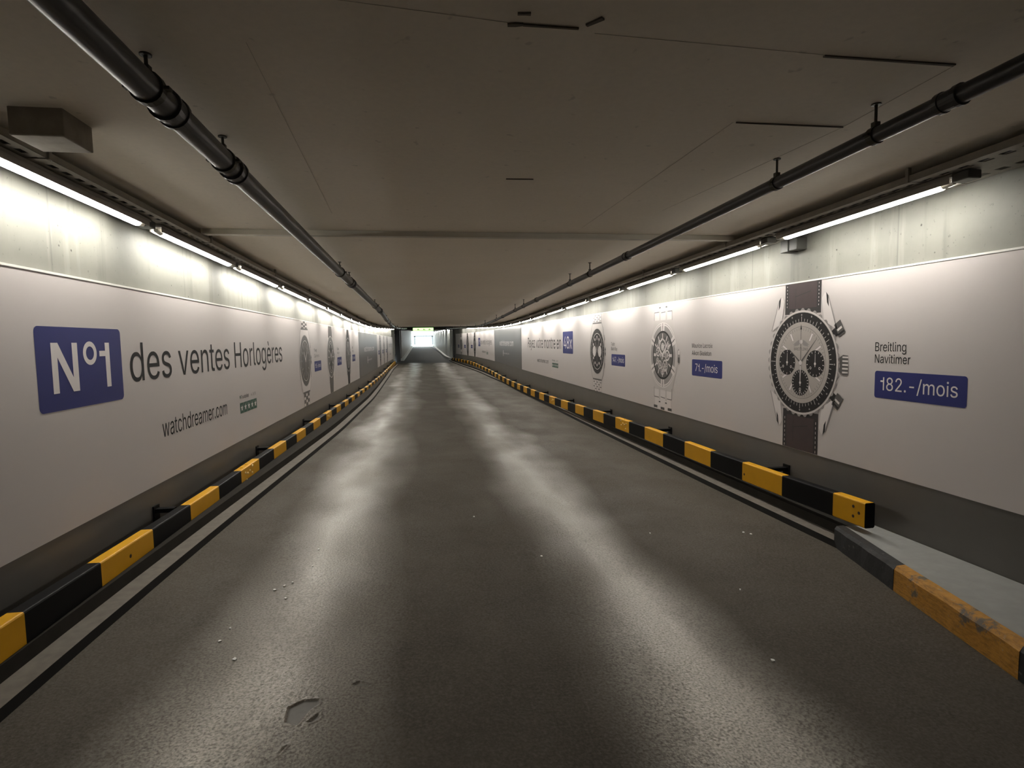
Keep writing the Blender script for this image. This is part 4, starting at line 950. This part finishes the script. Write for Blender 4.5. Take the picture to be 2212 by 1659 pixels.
k.build('slab', 'slab', isl)

# ================================================================ CABLE TRAYS
def tray(name, label, xa, xb, ya, yb):
    root = thing(name, label, 'cable tray', (xa(4), 4, CEIL(4) - .1))
    m = MB(); step = .125
    y = ya
    while y < yb:
        y2 = y + step; lam = []
        for f_ in (0, .14, .26, .42, .58, .74, .86, 1):
            lam.append(f_)
        za, zb_ = CEIL(y) - .090, CEIL(y2) - .090
        def X(f_, yv): return xa(yv) + (xb(yv) - xa(yv)) * f_
        slots = (1, 5) if y < 14 else ()
        for q in range(7):
            if q in slots:
                s0, s1 = y + .03, y2 - .03
                for a, b_ in ((y, s0), (s1, y2)):
                    m.quad((X(lam[q], a), a, CEIL(a) - .090), (X(lam[q + 1], a), a, CEIL(a) - .090), (X(lam[q + 1], b_), b_, CEIL(b_) - .090), (X(lam[q], b_), b_, CEIL(b_) - .090))
            else:
                m.quad((X(lam[q], y), y, za), (X(lam[q + 1], y), y, za), (X(lam[q + 1], y2), y2, zb_), (X(lam[q], y2), y2, zb_))
        for xx in (xa, xb):
            m.quad((xx(y), y, za), (xx(y2), y2, zb_), (xx(y2), y2, zb_ + .04), (xx(y), y, za + .04))
        y = y2
    o = m.build('tray_channel', 'galv', root)
    sol = o.modifiers.new('sheet', 'SOLIDIFY'); sol.thickness = .0025
    for y in ys(ya + .8, yb - .5, 2.4):
        b2 = MB(); b2.box((min(xa(y), xb(y)) - .0, y - .02, CEIL(y) - .096), (max(xa(y), xb(y)) + .0, y + .02, CEIL(y) - .0905)); b2.box((xa(y) - .012, y - .012, CEIL(y) - .094), (xa(y) + .012, y + .012, CEIL(y) + .003)); b2.build('support_arm', 'galv', root)
    for q in range(3):
        cpts = [(xa(y) + (xb(y) - xa(y)) * (.25 + .2 * q) + .012 * math.sin(y * 1.3 + q), y, CEIL(y) - .076) for y in ys(ya, yb, .9)]
        cb = MB(); cb.tube(cpts, .011, 8); cb.build('cable', 'pipe', root, smooth=True)
    return root
tray('cable_tray', 'perforated metal cable tray above the lamps on the left', lambda y: -1.95, lambda y: -2.235, -2.0, 41.0)
tray('cable_tray', 'perforated metal cable tray above the lamps on the right', lambda y: WRX(y) - .46, lambda y: WRX(y) - .03, -2.0, 45.2)

# ================================================================ LAMPS
LAMP_L = 1.62
def make_lamp(loc):
    r = thing('tube_lamp', 'x', 'lamp', loc, None)
    bx, by, bz = loc
    def prof(lo, hi, pr, n=1):
        k = MB(); rings = [[(bx + a, by + y, bz + z) for a, z in pr] for y in (lo, hi)]; k.loft(rings); return k
    h2 = LAMP_L / 2
    prof(-h2 - .10, h2 + .10, [(-.044, .010), (-.048, -.008), (.052, -.010), (.046, .010)]).build('housing', 'housing', r)
    dp = [(0.031 * math.cos(math.radians(a)), -.032 - .031 * math.sin(math.radians(a))) for a in range(-54, 235, 24)]
    d = MB(); rings = []
    for y in (-h2, -h2 + .02, h2 - .02, h2):
        s_ = .86 if abs(y) == h2 else 1.0
        rings.append([(bx + a * s_, by + y, bz - .032 + (z + .032) * s_) for a, z in dp])
    d.loft(rings); d.build('diffuser', 'lamp', r, smooth=True)
    sk = MB(); sk.box((bx - .047, by - h2 - .08, bz - .044), (bx - .043, by + h2 + .08, bz + .006)); sk.build('light_skirt', 'housing', r)  # added opaque plate that holds lamp light off the upper wall
    sk = MB(); sk.box((bx + .043, by - h2 - .08, bz - .046), (bx + .047, by + h2 + .08, bz + .006)); sk.build('light_skirt', 'housing', r)  # added road-side plate that cuts lamp light on the near ceiling
    for s_ in (-1, 1):
        c_ = MB(); a, b_ = sorted((s_ * h2, s_ * (h2 + .075)))
        c_.loft([[(bx + x * q, by + y, bz - .032 + (z + .032) * q) for x, z in dp] for y, q in ((a, .86 if s_ > 0 else .55), (b_, .55 if s_ > 0 else .86))]); c_.build('end_cap', 'lens', r)
        bk = MB(); yv = s_ * (h2 - .25); bk.box((bx - .015, by + yv - .02, bz + .008), (bx + .015, by + yv + .02, bz + .018)); bk.build('bracket', 'cap', r)
    cn = MB(); cn.box((bx - .06, by + h2 + .085, bz - .045), (bx + .04, by + h2 + .20, bz + .010)); cn.build('connector', 'cap', r, bevel=.008)
    return r
ORD = 'first second third fourth fifth sixth seventh eighth ninth tenth eleventh twelfth thirteenth fourteenth fifteenth sixteenth seventeenth eighteenth nineteenth twentieth twenty-first twenty-second'.split()
proto = None
def lamp_row(y0, pitch, n, xf, side, grp, turn=0.0):
    global proto
    for i in range(n):
        yc = y0 + pitch * i + LAMP_L / 2; x = xf(yc); z = CEIL(yc) - .108
        sl = math.atan2(CEIL(yc + .8) - CEIL(yc - .8), 1.6); az = -math.atan2(xf(yc + .8) - xf(yc - .8), 1.6)
        if proto is None: proto = make_lamp((x, yc, z)); r = proto; r.rotation_euler = (sl, 0, az)  # added wall-side light skirt faces the wall
        else: r = dup(proto, (x, yc, z), (-sl if turn else sl, 0, az + turn))
        if i == 0: r['label'] = 'lit tube lamp nearest the camera under the %s cable tray' % side
        else: r['label'] = '%s lit tube lamp from the camera in the row along the %s wall' % (ORD[i], side)
        r['group'] = grp
lamp_row(3.06, 1.985, 19, lambda y: -2.09, 'left', 'tube lamps along the left wall')
lamp_row(3.27, 2.045, 20, lambda y: WRX(y) - .31, 'right', 'tube lamps along the right wall', math.pi)
for i in range(7):
    yc = 50.5 + 4.1 * i
    r = dup(proto, (XR2(yc) - .16, yc, CEIL(yc) - .14), (0, 0, math.pi)); r['label'] = '%s lit tube lamp up the ramp on the right beyond the exit sign' % ORD[i]; r['group'] = 'tube lamps along the ramp'
# junction box under the right tray
jb = thing('junction_box', 'small grey double junction box on the right wall under the cable tray', 'junction box', (3.6, 5.2, 2.34))
b2 = MB(); b2.box((3.56, 5.05, 2.335), (3.668, 5.17, 2.45)); b2.box((3.555, 5.18, 2.33), (3.668, 5.30, 2.45)); b2.build('enclosure', 'cap', jb, bevel=.006)
b2 = MB(); b2.tube([(3.60, 5.12, 2.45), (3.585, 5.10, 2.50), (3.56, 5.05, 2.53)], .008, 8); b2.build('cable', 'pipe', jb)

# ================================================================ PIPES
def pipe(name, label, xf, dz, r, ya, yb, hangers, couplings):
    root = thing(name, label, 'pipe', (xf(3), 3, CEIL(3) - dz))
    P_ = lambda y: (xf(y), y, CEIL(y) - dz)
    m = MB(); m.tube([P_(y) for y in ys(ya, yb, .8)], r, 20); m.build('pipe_run', 'pipe', root, smooth=True)
    for y in couplings:
        c_ = MB(); c_.tube([P_(y - .055), P_(y - .053), P_(y - .03), P_(y - .028), P_(y + .028), P_(y + .03), P_(y + .053), P_(y + .055)], [r * 1.0, r * 1.22, r * 1.22, r * 1.10, r * 1.10, r * 1.22, r * 1.22, r * 1.0], 20); c_.build('coupling', 'pipe', root, smooth=False)
    for y in hangers:
        x, _, z = P_(y); zc = CEIL(y)
        c_ = MB(); c_.tube([P_(y - .018), P_(y + .018)], r * 1.16, 20); c_.box((x - r * 1.5, y - .016, z - .006), (x - r * 1.05, y + .016, z + .006)); c_.box((x + r * 1.05, y - .016, z - .006), (x + r * 1.5, y + .016, z + .006))
        c_.box((x - .014, y - .014, z + r * 1.1), (x + .014, y + .014, z + r * 1.1 + .022))
        h = c_.build('hanger_clamp', 'hanger', root)
        rd = MB(); rd.tube([(x, y, z + r * 1.1), (x, y, zc + .002)], .007, 10); rd.build('rod', 'hanger', h)
        pt = MB(); pt.tube([(x, y, zc - .006), (x, y, zc + .002)], .022, 14); pt.build('ceiling_plate', 'hanger', h)
    return root
PLX = lerp([(-2, -1.02), (14, -1.02), (24, -1.25), (48, -1.38)])
PRX = lerp([(-2, 2.17), (14, 2.2), (24, 2.25), (32, 2.1), (46, 1.7)])
pipe('ceiling_pipe', 'thick dark pipe hung under the ceiling on the left', PLX, .125, .055, -2, 45.5, [2.43, 3.26, 7.4, 8.3, 12.4, 13.5, 17.3, 20.5, 24, 28, 32, 36, 40, 44], [2.62, 3.42, 8.55, 13.8, 19, 25, 31])
pipe('ceiling_pipe', 'dark pipe hung under the ceiling on the right', PRX, .148, .037, -2, 45.5, [2.52, 3.3, 7.35, 8.4, 12.5, 13.7, 17.5, 21, 25, 29, 33, 37, 41], [2.12, 5.95, 11.0, 16, 22])
# trunking across the ceiling
z = CEIL(5.575)
tr = MB(); tr.box((-1.96, 5.545, z - .048), (3.19, 5.60, z - .001)); tr.box((-1.96, 5.535, z - .050), (3.19, 5.61, z - .044))
tag(tr.build('cable_trunking', 'trunk', loc=(0, 5.575, z)), 'thin grey trunking running straight across the ceiling', 'trunking')
# box on the ceiling, left
z = CEIL(3.1)
bx_ = MB(); bx_.box((-1.85, 2.98, z - .125), (-1.62, 3.22, z + .01))
tag(bx_.build('ceiling_box', 'box', loc=(-1.735, 3.1, z), bevel=.006), 'rough grey brown box fixed to the ceiling beside the left cable tray', 'box')
# illuminated sign over the far exit
sg = thing('exit_sign', 'glowing pale green hanging sign over the far exit', 'sign', (-.08, 45.3, 2.5))
b2 = MB(); b2.box((-.90, 45.2, 2.36), (.74, 45.34, 2.64)); b2.build('sign_box', 'sign_dark', sg)
b2 = MB(); b2.box((-.87, 45.17, 2.385), (.71, 45.2, 2.615)); p_ = b2.build('light_panel', 'sign', sg)
b2 = MB()
for x in (-.55, -.1, .32):
    b2.box((x, 45.16, 2.45), (x + .2, 45.172, 2.49)); b2.box((x + .05, 45.16, 2.49), (x + .1, 45.172, 2.55))
b2.build('pictogram', 'sign_dark', p_)
for x in (-.7, .55):
    b2 = MB(); b2.box((x - .012, 45.25, 2.62), (x + .012, 45.28, CEIL(45.26) + .005)); b2.build('bracket', 'cap', sg)
# pale gate frame outside, seen through the exit
gt = thing('gate_frame', 'pale gate frame standing in the daylight beyond the exit', 'gate', (0, 104, 1.02))
for x0, x1, z0, z1, nm in ((-1.9, -1.6, 1.0, 2.6, 'post'), (1.3, 1.6, 1.0, 2.6, 'post'), (-1.9, 1.6, 2.45, 2.7, 'crossbar')):
    b2 = MB(); b2.box((x0, 103.8, z0), (x1, 104.1, z1)); b2.build(nm, 'gate_dark', gt)

# ================================================================ SCRAPS ON THE ROAD
SCR = [(-.98, 3.92), (-1.03, 3.86), (-.94, 3.97), (-.93, 3.72), (-1.15, 3.36), (-1.16, 3.22), (-.86, 4.25), (-.88, 4.6), (2.05, 3.42), (2.72, 4.5), (2.76, 4.45), (1.75, 2.6), (.85, 4.2), (-1.02, 3.02), (1.9, 4.6), (.42, 5.3)]
for i, (x, y) in enumerate(SCR):
    s_ = MB(); n = 6; r = random.uniform(.006, .011); z = floor_z(x, y)
    top = [(x + r * random.uniform(.6, 1.2) * math.cos(2 * math.pi * k / n), y + r * 1.3 * random.uniform(.6, 1.2) * math.sin(2 * math.pi * k / n), z + .006) for k in range(n)]
    s_.loft([[(a, b_, z - .002) for a, b_, c_ in top], top])
    tag(s_.build('paper_scrap', 'scrap', loc=(x, y, z)), 'tiny pale scrap lying on the dark asphalt', 'scrap', 'pale scraps scattered on the road')
